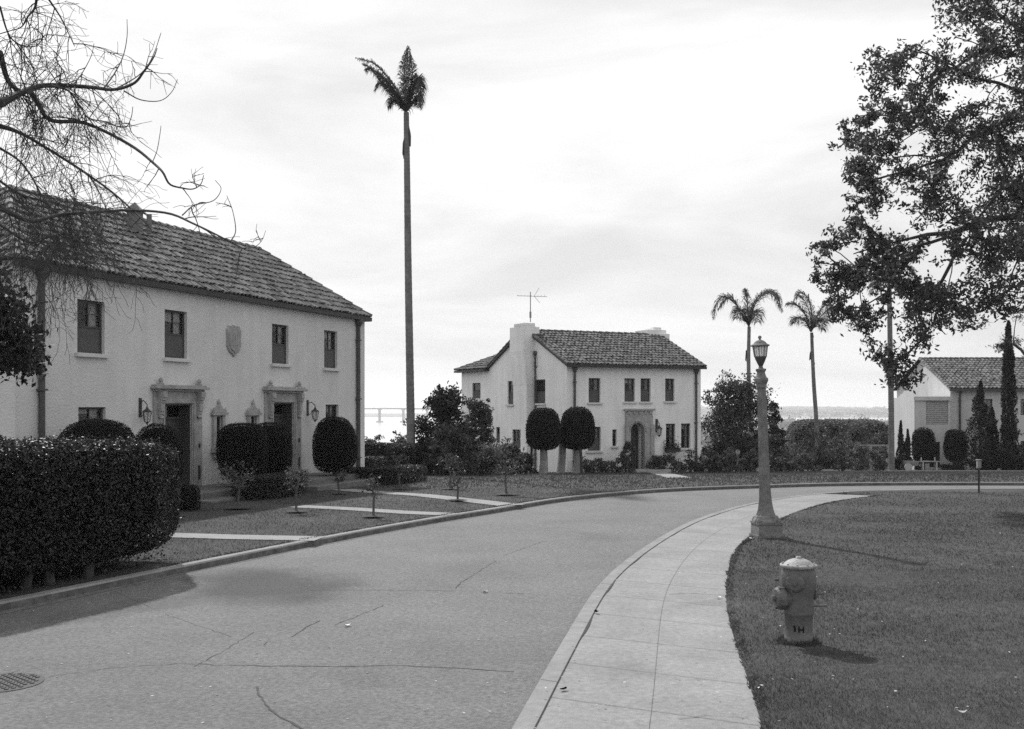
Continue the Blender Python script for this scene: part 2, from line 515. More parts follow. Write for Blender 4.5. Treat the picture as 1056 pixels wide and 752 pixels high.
def strip(name, a, b, na, nb, h, m, kind='structure', parent=None, extra=0):
    A = resample(a, na); B = resample(b, na)
    v = []; f = []
    for i in range(na):
        for j in range(nb + 1):
            p = A[i].lerp(B[i], j / nb); v.append((p.x, p.y, tz(p.y) + h))
    for i in range(na - 1):
        for j in range(nb):
            q = i * (nb + 1) + j; f.append((q, q + 1, q + nb + 2, q + nb + 1))
    o = mk(name, v, f, m, parent, smooth=True)
    if kind: tag(o, kind=kind)
    return o

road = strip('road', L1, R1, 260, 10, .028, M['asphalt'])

def kerb(name, c, w, h, m):
    c = resample(c, 300); o = offset(c, w); o2 = offset(c, w * .12)
    v = []; f = []
    for p, p2, q in zip(c, o2, o):
        z = tz(p.y); hh = h
        v += [(p.x, p.y, z - .08), (p.x, p.y, z + hh - .02), (p2.x, p2.y, z + hh), (q.x, q.y, z + hh), (q.x, q.y, z - .1)]
    for i in range(len(c) - 1):
        for j in range(4):
            a = i * 5 + j; f.append((a, a + 5, a + 6, a + 1) if w > 0 else (a, a + 1, a + 6, a + 5))
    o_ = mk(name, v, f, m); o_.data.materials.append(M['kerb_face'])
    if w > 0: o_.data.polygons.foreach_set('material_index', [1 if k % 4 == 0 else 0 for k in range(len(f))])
    return tag(o_, kind='structure')
kl = kerb('kerb', L1, .15, .126, M['kerb'])
kr = kerb('kerb', R1, -.16, .125, M['kerb'])

# sidewalk between the kerb and the lawn edge
inner = offset(R1, -.165)
def nearest_end(c, p):
    return min(range(len(c)), key=lambda i: (c[i] - p).length)
ie = nearest_end(inner, S1[-1])
walkA = inner[:ie + 1]
sidewalk = strip('sidewalk', walkA, S1, 160, 6, .12, M['concrete'])
# the right lawn
bigcurve = S1 + inner[ie + 2:]
n = 220
A = resample(bigcurve, n)
v = []; f = []
nb = 26
for i, p in enumerate(A):
    q = Vector((58, min(p.y, 26) if p.x < 30 else p.y - 6, 0))
    q = Vector((max(58, p.x + .5), -15 + 40 * min(1, i / (n * .55)) if i < n * .55 else 25 - 0.0 * i, 0))
    for j in range(nb + 1):
        t = (j / nb) ** 1.6; w = p.lerp(q, t)
        v.append((w.x, w.y, tz(w.y) + .125 + .02 * noise.noise(w * .6)))
for i in range(n - 1):
    for j in range(nb):
        a = i * (nb + 1) + j; f.append((a, a + 1, a + nb + 2, a + nb + 1))
for i, p in enumerate(A): v.append((p.x, p.y, tz(p.y)))
b0 = n * (nb + 1)
for i in range(n - 1): f.append((i * (nb + 1), (i + 1) * (nb + 1), b0 + i + 1, b0 + i))
lawn_r = tag(mk('lawn', v, f, M['lawn'], smooth=True), kind='structure')
# the left and far lawn
n = 260
out = offset(L1, .155)
A = resample(out, n)
v = []; f = []; nb = 30
for i, p in enumerate(A):
    t = i / (n - 1)
    # destination sweeps round from the far left to the far right
    cum = t
    if p.y < 20 and p.x < 0: q = Vector((-75, p.y * 2.5 - 8, 0))
    else: q = None
    v.append(p); f.append(q)
# fill missing destinations by angle
dest = []
last = max(i for i in range(n) if f[i] is not None)
for i in range(n):
    if f[i] is not None: dest.append(f[i]); continue
    s = (i - last) / (n - 1 - last)
    y0 = f[last].y
    if s < .3: dest.append(Vector((-75, y0 + (95 - y0) * s / .3, 0)))
    else: dest.append(Vector((-75 + 165 * (s - .3) / .7, 95, 0)))
vs = []; fs = []
for i in range(n):
    for j in range(nb + 1):
        t = (j / nb) ** 1.5; w = v[i].lerp(dest[i], t)
        vs.append((w.x, w.y, tz(w.y) + .12))
for i in range(n - 1):
    for j in range(nb):
        a = i * (nb + 1) + j; fs.append((a, a + nb + 1, a + nb + 2, a + 1))
lawn_l = tag(mk('lawn', vs, fs, M['lawn'], smooth=True), kind='structure')

# joints in the sidewalk, as children of it
m = MB()
def flat_line(m, pts, w, h):
    pts = [Vector((p[0], p[1], 0)) for p in pts]
    a = offset(pts, w / 2); b = offset(pts, -w / 2)
    vs = []; fs = []
    for p, q in zip(a, b): vs += [(p.x, p.y, tz(p.y) + h), (q.x, q.y, tz(q.y) + h)]
    for i in range(len(pts) - 1): fs.append((2 * i + 1, 2 * i + 3, 2 * i + 2, 2 * i))
    m.add(vs, fs)
A = resample(walkA, 160); B = resample(S1, 160)
mid = [A[i].lerp(B[i], .5) for i in range(160)]
flat_line(m, mid, .0035, .1245)
d = 0
for i in range(2, 158):
    d += (mid[i] - mid[i - 1]).length
    if d > 1.1:
        d = 0; flat_line(m, [A[i].lerp(B[i], k / 6) for k in range(7)], .006, .1245)
m.build('joint', M['joint'], sidewalk)
m = MB()
rnd = random.Random(4)
c2 = resample(offset(R1, -.163), 700)[40:560]
vs = []; fs = []
for i, p in enumerate(c2):
    w = .004 + .02 * max(0, noise.noise(Vector((i * .13, 0, 3)))) * 2
    a = p; t = c2[min(i + 1, len(c2) - 1)] - c2[max(i - 1, 0)]; t.normalize(); nrm = Vector((t.y, -t.x, 0))
    for q in (a - nrm * .004, a + nrm * w): vs.append((q.x, q.y, tz(q.y) + .1285))
for i in range(len(c2) - 1): fs.append((2 * i + 1, 2 * i + 3, 2 * i + 2, 2 * i))
mk('dirt_seam', vs, fs, M['soil'], sidewalk)
# kerb joints
m = MB()
cc = resample(R1, 400); co = resample(offset(R1, -.16), 400)
for i in range(60, 330, 9):
    flat_line(m, [cc[i], co[i]], .006, .1275)
m.build('joint', M['joint'], kr)

# cracks in the road
def crack(pxs, w, seed):
    rnd = random.Random(seed); P = [G(*p) for p in pxs]; out = []
    for a, b in zip(P[:-1], P[1:]):
        k = max(2, int((b - a).length / .07))
        nn = Vector((-(b - a).y, (b - a).x, 0)).normalized()
        for i in range(k): out.append(a.lerp(b, i / k) + nn * (rnd.uniform(-1, 1) * .012 + .02 * noise.noise(Vector((i * .2, seed, 0)))))
    out.append(P[-1])
    L = [Vector((p.x, p.y, 0)) for p in out]
    for i in range(len(L) - 1):
        ww = w * rnd.uniform(.5, 1.3)
        if noise.noise(Vector((i * .09, seed * 3.1, 1))) > -.28: flat_line(cm, [L[i], L[i + 1]], ww * .8, .0315)
cm = MB()
crack([(50, 702), (110, 693), (180, 688), (254, 690)], .010, 1)
crack([(254, 690), (340, 691), (420, 690), (530, 696)], .016, 2)
crack([(254, 689), (262, 678), (276, 665)], .018, 3)
crack([(300, 660), (316, 650), (330, 643)], .016, 4)
crack([(345, 648), (370, 638), (395, 627)], .010, 5)
crack([(264, 712), (272, 728), (284, 741), (306, 752), (330, 770)], .022, 6)
crack([(320, 611), (400, 611), (470, 612), (540, 615)], .014, 7)
crack([(470, 609), (474, 604), (482, 599)], .022, 8)
crack([(482, 599), (520, 575), (560, 560)], .009, 9)
crack([(200, 691), (230, 675), (262, 655)], .008, 10)
crack([(90, 600), (180, 640), (240, 660)], .006, 12)
cm.build('crack', M['crack'], road)
cm = MB()
def wcrack(pxs, w, seed):
    rnd = random.Random(seed); P = [G(*p, .12) for p in pxs]
    for a, b in zip(P[:-1], P[1:]):
        k = max(2, int((b - a).length / .06)); pr = None
        for i in range(k + 1):
            q = a.lerp(b, i / k) + Vector((rnd.uniform(-1, 1), rnd.uniform(-1, 1), 0)) * .008
            q = Vector((q.x, q.y, 0))
            if pr is not None: flat_line(cm, [pr, q], w * rnd.uniform(.4, 1.3), .1262)
            pr = q
wcrack([(690, 613), (712, 612), (747, 614)], .012, 1)
wcrack([(700, 742), (730, 738), (772, 741)], .007, 3)
cm.build('crack', M['joint'], sidewalk)
# gutter grime along the left kerb
gv = []; gf = []
g0 = resample(offset(L1, -.004), 400)[30:330]; g1 = []
for i, p in enumerate(g0):
    a = g0[min(i + 1, 299)] - g0[max(i - 1, 0)]; a.normalize()
    w = .10 + .10 * noise.noise(Vector((i * .09, 4, 0))); q = p + Vector((a.y, -a.x, 0)) * w
    gv += [(p.x, p.y, tz(p.y) + .031), (q.x, q.y, tz(q.y) + .031)]
for i in range(299): gf.append((2 * i, 2 * i + 1, 2 * i + 3, 2 * i + 2))
mk('gutter_dirt', gv, gf, M['joint'], road)

# manhole cover at the left
c = G(0, 708) + Vector((0, 0, .028))
e = empty('manhole_cover', c, 'round checkered iron manhole cover set in the road at the left', 'manhole cover')
m = MB().lathe(c + Vector((0, 0, -.01)), [(.34, 0), (.34, .016), (.31, .018)], 32)
m.build('rim', M['cover'], e)
m = MB()
for i in range(-7, 8):
    for j in range(-7, 8):
        x, y = i * .04, j * .04
        if x * x + y * y < .29 ** 2 and (i + j) % 2 == 0: m.box(c.x + x - .014, c.x + x + .014, c.y + y - .014, c.y + y + .014, c.z + .006, c.z + .016)
m.build('tread', M['cover'], e)

# small litter on road, walk and grass
def litter(name, label, cat, px, py, s, h, seed, mt='litter'):
    s *= .75; h = max(h, .03)
    rnd = random.Random(seed); c = G(px, py, h); m = MB()
    a = rnd.uniform(0, 3); k = 4; pts = []
    for j in range(k + 1):
        t = j / k - .5
        w = s * .35 * math.cos(t * 2.6)
        dx, dy = math.cos(a), math.sin(a)
        z = c.z + .006 + s * .25 * (t * t * 4) * rnd.uniform(.4, 1)
        pts += [(c.x + dx * t * s - dy * w, c.y + dy * t * s + dx * w, z + s * .1), (c.x + dx * t * s, c.y + dy * t * s, z), (c.x + dx * t * s + dy * w, c.y + dy * t * s - dx * w, z + s * .12)]
    fs = []
    for j in range(k):
        for q in range(2): a0 = j * 3 + q; fs.append((a0, a0 + 3, a0 + 4, a0 + 1))
    m.add(pts, fs)
    o = m.build(name, M[mt], org=c)
    return tag(o, label, cat, 'fallen leaves and scraps')
litter('paper_scrap', 'white paper scrap lying on the road beside a diagonal crack', 'litter', 358, 646, .11, .0, 1, 'white')
litter('dry_leaf', 'pale curled dry leaf on the lawn at the lower right of the hydrant', 'leaf', 992, 736, .09, .15, 2)
litter('dry_leaf', 'pale dry leaf on the sidewalk right beside the lawn edge left of the hydrant', 'leaf', 741, 617, .10, .125, 3, 'white')
litter('dry_leaf', 'dark dry leaf on the sidewalk near the kerb at its lower left', 'leaf', 581, 712, .09, .125, 4, 'core')
litter('dry_leaf', 'dark leaf clump in the kerb seam midway to the lamp', 'leaf', 615, 632, .09, .13, 5, 'core')
litter('paper_scrap', 'white paper scrap at the foot of the street lamp on its left', 'litter', 775, 556, .11, .13, 6, 'white')
litter('dry_leaf', 'pale flat leaf on the far side of the near road surface', 'leaf', 500, 611, .12, .0, 7)
litter('dry_leaf', 'small pale leaf on the lawn beyond the hydrant', 'leaf', 1030, 551, .11, .15, 8)
rng = np.random.default_rng(9)
P = []
for _ in range(170):
    px = rng.uniform(560, 1056); py = rng.uniform(515, 750)
    q = G(px, py, .14); P.append((q.x, q.y, q.z + .008))
for _ in range(110):
    i = rng.integers(60, 500); q = c2[i % len(c2)]; P.append((q.x + rng.normal() * .03, q.y, tz(q.y) + .135))
for _ in range(90):
    px = rng.uniform(0, 560); py = rng.uniform(600, 750); q = G(px, py, 0.034); P.append(tuple(q))
P = np.array(P)
vv, ff = leaf_quads(P, np.tile([0, 0, 1.], (len(P), 1)), .026, rng, .6, .8)
tag(mk('leaf_litter', vv, ff, M['litter']), 'scattered crumbs of dry leaf on walk, road and grass', 'leaf litter', kind='stuff')

# front walks across the left lawns
def walk(name, pa, wdt, h=.13):
    P = [Vector((p[0], p[1], 0)) for p in pa]
    a = offset(P, wdt / 2); b = offset(P, -wdt / 2)
    return strip(name, a, b, 24, 2, h, M['concrete'])
walk('path', [G(60, 548, .12), G(180, 552.5, .12), G(250, 554.5, .12), G(330, 556.0, .12)], .62)
walk('path', [G(306, 522.5, .12), G(360, 525, .12), G(420, 529, .12), G(468, 531, .12)], .62)
walk('path', [G(352, 505, .12), G(380, 507.5, .12), G(436, 511, .12), G(528, 521.5, .12)], .70)
walk('path', [G(672, 486.8, .12), G(686, 489.5, .12), G(700, 493, .12)], .9)

# grass blades
def blades(name, label, regions, seed):
    rng = np.random.default_rng(seed)
    VV = []; 
    for (xs, ys, dens, hgt, wid, test) in regions:
        n = int((xs[1] - xs[0]) * (ys[1] - ys[0]) * dens)
        x = rng.uniform(*xs, n); y = rng.uniform(*ys, n)
        k = np.abs((x / y)) < .52; x, y = x[k], y[k]
        k = test(x, y); x, y = x[k], y[k]
        n = len(x)
        z = np.array([tz(q) for q in y]) + .125
        a = rng.uniform(0, 6.28, n); lean = rng.normal(size=(n, 2)) * .45
        h = hgt * rng.uniform(.5, 1.4, n); w = wid * rng.uniform(.7, 1.3, n)
        dx, dy = np.cos(a) * w / 2, np.sin(a) * w / 2
        v = np.stack([np.stack([x - dx, y - dy, z], 1), np.stack([x + dx, y + dy, z], 1), np.stack([x + lean[:, 0] * h, y + lean[:, 1] * h, z + h], 1)], 1)
        VV.append(v.reshape(-1, 3))
    V = np.concatenate(VV); f = np.arange(len(V)).reshape(-1, 3)
    tag(mk(name, V, f, M['grass']), label, 'grass', kind='stuff')
S1x = np.array([p.x for p in bigcurve]); S1y = np.array([p.y for p in bigcurve])
k0 = S1y > 0
from mathutils.geometry import intersect_point_tri_2d
poly = [(p.x, p.y) for p in bigcurve if p.y > -2 and p.x < 40] + [(40, 20), (40, -2)]
def inpoly(x, y, poly):
    r = np.zeros(len(x), bool); n = len(poly); j = n - 1
    for i in range(n):
        xi, yi = poly[i]; xj, yj = poly[j]
        c = ((yi > y) != (yj > y)) & (x < (xj - xi) * (y - yi) / (yj - yi + 1e-12) + xi)
        r ^= c; j = i
    return r
right = lambda x, y: inpoly(x, y, poly)
blades('grass', 'short mown grass covering the lawn around the hydrant', [
    ((1, 6.5), (5.5, 10), 3600, .022, .005, right), ((1, 9), (10, 15), 1500, .024, .007, right),
    ((2, 14), (15, 23), 520, .026, .012, right), ((4, 22), (23, 30), 150, .025, .02, right)], 5)
def edge(x, y): return np.ones(len(x), bool)
rng = np.random.default_rng(61); EV = []
for c_, lo_, hi_, n_ in ((S1, -.09, .004, 3200), (offset(L1, .16), -.03, .08, 5000)):
    c_ = [p for p in c_ if 4 < p.y < 34 and abs(p.x) < 20]
    for _ in range(n_):
        i = rng.integers(0, len(c_) - 1); p = c_[i].lerp(c_[i + 1], rng.random())
        g_ = noise.noise(Vector((p.x * 2.2, p.y * 2.2, 0)))
        if g_ < -.15 and rng.random() < .7: continue
        t = (c_[i + 1] - c_[i]).normalized(); nrm = Vector((t.y, -t.x, 0)) * -1
        p = p + nrm * (rng.uniform(lo_, hi_) + .03 * g_); w = .005 + p.y * .0002; a = rng.uniform(0, 6.28); h_ = rng.uniform(.012, .032)
        EV += [(p.x - w, p.y, tz(p.y) + .12), (p.x + w, p.y, tz(p.y) + .12), (p.x + math.cos(a) * .03, p.y + math.sin(a) * .03, tz(p.y) + .12 + h_)]
tag(mk('grass', EV, np.arange(len(EV)).reshape(-1, 3), M['grass']), 'ragged grass edge along the sidewalk and kerb', 'grass', kind='stuff')
lpoly = [(p.x, p.y) for p in offset(L1, .17) if -20 < p.x < 30 and p.y > 5] + [(30, 60), (-40, 60), (-40, 5)]
pathobjs = [o for o in bpy.data.objects if o.name.startswith('path')]
pp = []
for o in pathobjs:
    vs_ = [o.data.vertices[i].co for i in range(len(o.data.vertices))]
    pp.append([(q.x, q.y) for q in vs_[0::3]] + [(q.x, q.y) for q in vs_[2::3]][::-1])
def left(x, y):
    r = inpoly(x, y, lpoly)
    for p_ in pp: r &= ~inpoly(x, y, p_)
    return r
blades('grass', 'mown grass of the front lawns before the houses', [
    ((-12, 2), (12, 24), 520, .022, .010, left), ((-12, 4), (24, 32), 200, .022, .016, left), ((-8, 30), (32, 58), 60, .05, .035, left)], 6)

# ------------------------------------------------------------------ building tools
def wall_panel(m, W, s0, s1, z0, z1, holes, reveal=.12):
    """front face with rectangular openings and their reveals"""
    ss = sorted(set([s0, s1] + [h[0] for h in holes] + [h[1] for h in holes]))
    zz = sorted(set([z0, z1] + [h[2] for h in holes] + [h[3] for h in holes]))
    ss = [q for q in ss if s0 <= q <= s1]; zz = [q for q in zz if z0 <= q <= z1]
    for i in range(len(ss) - 1):
        for j in range(len(zz) - 1):
            a, b = (ss[i] + ss[i + 1]) / 2, (zz[j] + zz[j + 1]) / 2
            if any(h[0] < a < h[1] and h[2] < b < h[3] for h in holes): continue
            P = [W.P(ss[i], 0, zz[j]), W.P(ss[i + 1], 0, zz[j]), W.P(ss[i + 1], 0, zz[j + 1]), W.P(ss[i], 0, zz[j + 1])]
            m.add(P, [(0, 1, 2, 3)])
    for h in holes:
        a, b, c, d = h
        for (p, q) in (((a, c), (a, d)), ((a, d), (b, d)), ((b, d), (b, c)), ((b, c), (a, c))):
            m.add([W.P(p[0], 0, p[1]), W.P(q[0], 0, q[1]), W.P(q[0], -reveal, q[1]), W.P(p[0], -reveal, p[1])], [(0, 1, 2, 3)])

def pane(W, a, b, o, c, d, parent, name='pane'):
    P = [W.P(a, o, c), W.P(b, o, c), W.P(b, o, d), W.P(a, o, d)]
    nn = (P[1] - P[0]).cross(P[2] - P[1])
    return mk(name, P, [(0, 1, 2, 3) if nn.dot(W.n) > 0 else (3, 2, 1, 0)], M['glass'], parent)

def window(W, h, parent, sill=True, split='v', rec=.08, curtain=True, screen=True, label=None, blind=.5, seed=0):
    rnd = random.Random(seed)
    a, b, c, d = h
    w = b - a; t = min(.05, w * .1)
    m = MB()
    for (s0, s1, z0, z1) in ((a, a + t, c, d), (b - t, b, c, d), (a + t, b - t, c, c + t), (a + t, b - t, d - t, d), (a + t, b - t, (c + d) / 2 - t * .4, (c + d) / 2 + t * .4)):
        m.wb(W, s0, s1, -rec - .05, -rec, z0, z1)
    if split == 'v':
        m.wb(W, (a + b) / 2 - .011, (a + b) / 2 + .011, -rec - .046, -rec - .004, (c + d) / 2, d - t)
        m.wb(W, a + t, b - t, -rec - .044, -rec - .006, (c + d) / 2 + (d - c) * .24, (c + d) / 2 + (d - c) * .24 + .02)
    if split == 'grid':
        for k in (1, 2): m.wb(W, a + w * k / 3 - .01, a + w * k / 3 + .01, -rec - .046, -rec - .004, c + t, d - t)
        for k in (.25, .75): m.wb(W, a + t, b - t, -rec - .044, -rec - .006, c + (d - c) * k, c + (d - c) * k + .02)
    fr = m.build('window', M['frame'], parent)
    if label: fr['label'] = label
    pane(W, a + t * .5, b - t * .5, -rec - .033, c + t * .5, d - t * .5, fr)
    if screen:
        MB().wb(W, a + t, b - t, -rec - .020, -rec - .014, c + t, (c + d) / 2 - t * .4).build('insect_screen', M['screen'], fr)
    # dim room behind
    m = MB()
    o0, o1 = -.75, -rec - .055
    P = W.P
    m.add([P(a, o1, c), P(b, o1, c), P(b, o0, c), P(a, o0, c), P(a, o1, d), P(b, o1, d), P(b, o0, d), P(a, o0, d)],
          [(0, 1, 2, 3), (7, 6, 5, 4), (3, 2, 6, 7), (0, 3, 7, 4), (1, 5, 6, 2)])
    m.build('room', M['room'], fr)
    if curtain:
        m = MB()
        for (x0, x1) in ((a + .04, a + w * .30), (b - w * .30, b - .04)):
            k = 9; vs = []
            for i in range(k + 1):
                s = x0 + (x1 - x0) * i / k; o = -rec - .16 + .02 * (i % 2)
                vs += [P(s, o, c + .02), P(s, o, d - .02)]
            m.add(vs, [(2 * i, 2 * i + 2, 2 * i + 3, 2 * i + 1) for i in range(k)])
        if blind and rnd.random() < .8:
            z0 = d - (d - c) * blind * rnd.uniform(.25, .5)
            m.add([P(a + .03, -rec - .13, z0), P(b - .03, -rec - .13, z0), P(b - .03, -rec - .13, d - .01), P(a + .03, -rec - .13, d - .01)], [(0, 1, 2, 3)])
        m.build('curtain', M['curtain'], fr)
    if sill:
        MB().wb(W, a - .08, b + .08, -.02, .09, c - .09, c - .003).build('sill', M['sill'], parent, bevel=.008)
    return fr

def tiled(m, bed, e0, e1, r0, r1, rnd, pitch=.185, course=.30, rad=.078):
    """barrel tiles on the roof plane whose eave is e0..e1 and top r0..r1"""
    e0, e1, r0, r1 = map(Vector, (e0, e1, r0, r1))
    u = (e1 - e0); L = u.length; u.normalize()
    n = u.cross((r0 if (r0 - e0).length > (r1 - e0).length * .1 else r1) - e0)
    mid = (r0 + r1) / 2 - (e0 + e1) / 2
    n = u.cross(mid).normalized()
    if n.z < 0: n = -n
    v = n.cross(u).normalized()
    if v.z < 0: v = -v
    H = (r0 - e0).dot(v)
    a0, a1 = (r0 - e0).dot(u), (r1 - e0).dot(u)
    bed.add([e0, e1, r1, r0] if (r1 - r0).length > .01 else [e0, e1, r0], [(0, 1, 2, 3)] if (r1 - r0).length > .01 else [(0, 1, 2)])
    rows = max(1, int(math.ceil(H / course)))
    seg = 5
    for row in range(rows):
        t0 = row * course; 
        tm = min(t0 + course * .5, H)
        lo = a0 * tm / H; hi = L + (a1 - L) * tm / H
        nc = int((hi - lo) / pitch)
        k0 = math.ceil(lo / pitch - .5); k1 = math.floor(hi / pitch - .5)
        for k in range(k0, k1 + 1):
            x = (k + .5) * pitch + rnd.uniform(-.02, .02)
            ln = min(course * 1.22, H - t0 + .05)
            y0 = t0 - .05 + rnd.uniform(-.032, .032); y1 = y0 + ln
            dz = .022 + rnd.uniform(0, .028); sk = rnd.uniform(-.024, .024)
            vs = []
            for (yy, xx, hh, rr) in ((y0, x, dz, rad), (y1, x + sk, .0, rad * .84)):
                for s in range(seg + 1):
                    a = math.pi * s / seg
                    vs.append(e0 + u * (xx - math.cos(a) * rr) + v * yy + n * (hh + math.sin(a) * rr * .85))
            fs = [(s, s + 1, s + seg + 2, s + seg + 1) for s in range(seg)]
            # thickness at the lower end
            for s in range(seg + 1):
                a = math.pi * s / seg
                vs.append(e0 + u * (x - math.cos(a) * rad * .8) + v * (y0 + .004) + n * (dz + math.sin(a) * rad * .62 - .003))
            b = 2 * (seg + 1)
            fs += [(s, s + b, s + 1 + b, s + 1) for s in range(seg)]
            m.add(vs, fs)

def ridge_tiles(m, p0, p1, rnd, rad=.11):
    p0, p1 = Vector(p0), Vector(p1); d = p1 - p0; L = d.length; d.normalize()
    side = d.cross(Vector((0, 0, 1))).normalized(); up = side.cross(d).normalized()
    k = int(L / .36)
    for i in range(k):
        a = p0 + d * (i * L / k); b = p0 + d * ((i + 1.2) * L / k)
        j = rnd.uniform(-.01, .01); vs = []
        for (q, h, r) in ((a, .03, rad), (b, .005, rad * .85)):
            for s in range(7):
                t = math.pi * s / 6
                vs.append(q + side * (math.cos(t) * r + j) + up * (h + math.sin(t) * r - .02))
        m.add(vs, [(s, s + 7, s + 8, s + 1) for s in range(6)] + [(6, 5, 4, 3, 2, 1, 0)])

def downpipe(W, s, z0, z1, parent, r=.05):
    m = MB().tube([W.P(s, .07, z0), W.P(s, .07, z1 - .3), W.P(s, .07, z1 - .28)], r, 10)
    m.lathe(W.P(s, .08, z1 - .34), [(r * 1.1, 0), (r * 2.0, .12), (r * 2.2, .14), (r * 2.2, .26), (r * 1.2, .27)], 12)
    for z in (z0 + .8, (z0 + z1) / 2, z1 - .8): m.wb(W, s - r * 1.5, s + r * 1.5, 0, .08 + r, z, z + .04)
    m.build('downpipe', M['pipe'], parent, smooth=False)

def wall_lantern(W, s, z, parent_label, sc=1.0, arm=.22):
    c = W.P(s, 0, z)
    e = empty('wall_lantern', c, parent_label, 'wall lantern')
    m = MB().wb(W, s - .05 * sc, s + .05 * sc, 0, .02, z - .05 * sc, z + .42 * sc)
    m.tube([W.P(s, .01, z + .3 * sc), W.P(s, arm * .5, z + .36 * sc), W.P(s, arm, z + .26 * sc), W.P(s, arm, z + .17 * sc)], .013 * sc, 6)
    m.tube([W.P(s, .01, z + .02 * sc), W.P(s, .08 * sc, z - .02 * sc), W.P(s, .12 * sc, z + .02 * sc)], .01 * sc, 6)
    m.build('bracket', M['iron'], e)
    c = W.P(s, arm, z)
    m = MB().lathe(c, [(.012 * sc, -.24 * sc), (.03 * sc, -.2 * sc), (.06 * sc, -.17 * sc), (.075 * sc, -.165 * sc)], 6)
    m.lathe(c, [(.115 * sc, .07 * sc), (.12 * sc, .085 * sc), (.04 * sc, .15 * sc), (.02 * sc, .2 * sc)], 6)
    for k in range(6):
        a = k * math.pi / 3
        m.tube([c + Vector((math.cos(a) * .07, math.sin(a) * .07, -.165)) * sc, c + Vector((math.cos(a) * .108, math.sin(a) * .108, .07)) * sc], .008 * sc, 4)
    m.build('lantern_cage', M['iron'], e)
    MB().lathe(c, [(.06 * sc, -.16 * sc), (.098 * sc, .065 * sc)], 6).build('lantern_glass', M['milk'], e)
    return e

# ------------------------------------------------------------------ house 1
dr = Vector((.3272, .945, 0)).normalized()
nr_ = Vector((dr.y, -dr.x, 0))
A1 = Vector((-10.0, 22.66, 0)); LEN1 = 15.6; WD = 5.0
F1 = WF(A1, dr, nr_)
ZF1 = .30; ZE = 5.28
h1 = empty('stucco_house', (A1.x, A1.y, tz(A1.y)), 'long two storey stucco house with hip tile roof behind the clipped hedge', 'house', 'stucco houses')
rnd = random.Random(11)
win = [F1.rect(79.7, 107.9, 310, 364.5), F1.rect(169.8, 192.9, 320.4, 369.5), F1.rect(280.5, 297.5, 334.9, 375.3), F1.rect(334.3, 347.8, 341.3, 379.8),
       F1.rect(80.8, 109, 420.0, 468), F1.rect(335.8, 349.2, 417.3, 452)]
sw = [F1.rect(221.5, 227.2, 429.5, 460), F1.rect(257, 262.5, 429.5, 460)]
doors = [F1.rect(168.5, 196.5, 416.8, 501.6), F1.rect(280.5, 301.6, 415.7, 489.4)]
doors = [(d[0], d[1], ZF1, d[3]) for d in doors]
m = MB()
wall_panel(m, F1, 0, LEN1, -.6, ZE, win + sw + doors, .38)
B1 = WF(F1.P(LEN1, 0, 0), -nr_, dr); wall_panel(m, B1, 0, WD, -.8, ZE, [])
E1 = WF(F1.P(0, -WD, 0), nr_, -dr); wall_panel(m, E1, 0, WD, -.6, ZE, [])
BK = WF(F1.P(LEN1, -WD, 0), -dr, -nr_); wall_panel(m, BK, 0, LEN1, -1, ZE, [])
m.build('wall', M['stucco'], h1)
for i, h in enumerate(win):
    window(F1, h, h1, split='v', seed=i, sill=True)
# roof
ov = .15; zr = 7.28; aa = WD / 2 + ov
ze = ZE - .02
c00 = F1.P(-ov, ov, ze); c10 = F1.P(LEN1 + ov, ov, ze); c11 = F1.P(LEN1 + ov, -WD - ov, ze); c01 = F1.P(-ov, -WD - ov, ze)
rA = F1.P(-ov + aa, -WD / 2, zr); rB = F1.P(LEN1 + ov - aa, -WD / 2, zr)
mt = MB(); bed = MB()
tiled(mt, bed, c00, c10, rA, rB, rnd); tiled(mt, bed, c11, c01, rB, rA, rnd)
tiled(mt, bed, c10, c11, rB, rB, rnd); tiled(mt, bed, c01, c00, rA, rA, rnd)
for p, q in ((rA, rB), (c10, rB), (c11, rB), (c00, rA), (c01, rA)): ridge_tiles(mt, p, q, rnd)
roof1 = mt.build('roof', M['tile'], h1, smooth=False)
bed.add([c00 - Vector((0, 0, .01)), c10 - Vector((0, 0, .01)), c11 - Vector((0, 0, .01)), c01 - Vector((0, 0, .01))], [(3, 2, 1, 0)])
bed.build('roof_deck', M['tile_bed'], roof1)
# gutter board along the eaves
MB().wb(F1, -ov, LEN1 + ov, ov - .08, ov + .05, ze - .14, ze - .012).wb(B1, -ov + .02, WD + ov, ov - .08, ov + .05, ze - .142, ze - .014).build('gutter', M['iron'], roof1)
# roof vent
q = at(132, 231, 29.3)
vs_ = rA.lerp(rB, (q - rA).dot(dr) / (rB - rA).length) + nr_ * .55 + Vector((0, 0, -.30))
mv = MB().box(vs_.x - .16, vs_.x + .16, vs_.y - .16, vs_.y + .16, vs_.z - .15, vs_.z + .35)
mv.add([(vs_.x - .24, vs_.y - .24, vs_.z + .352), (vs_.x + .24, vs_.y - .24, vs_.z + .352), (vs_.x + .24, vs_.y + .24, vs_.z + .352), (vs_.x - .24, vs_.y + .24, vs_.z + .352), (vs_.x, vs_.y, vs_.z + .62)], [(3, 2, 1, 0), (0, 1, 4), (1, 2, 4), (2, 3, 4), (3, 0, 4)])
mv.build('roof_vent', M['tile'], h1)
s = F1.s_at(205); v2 = F1.P(s, -WD / 2 + 1.0, 6.75)
MB().tube([v2, v2 + Vector((0, 0, .5))], .07, 8).build('vent_pipe', M['tile'], h1)
downpipe(F1, F1.s_at(40.5), 0, ze - .02, h1, .065)
downpipe(F1, F1.s_at(367.7), -.2, ze - .02, h1, .065)

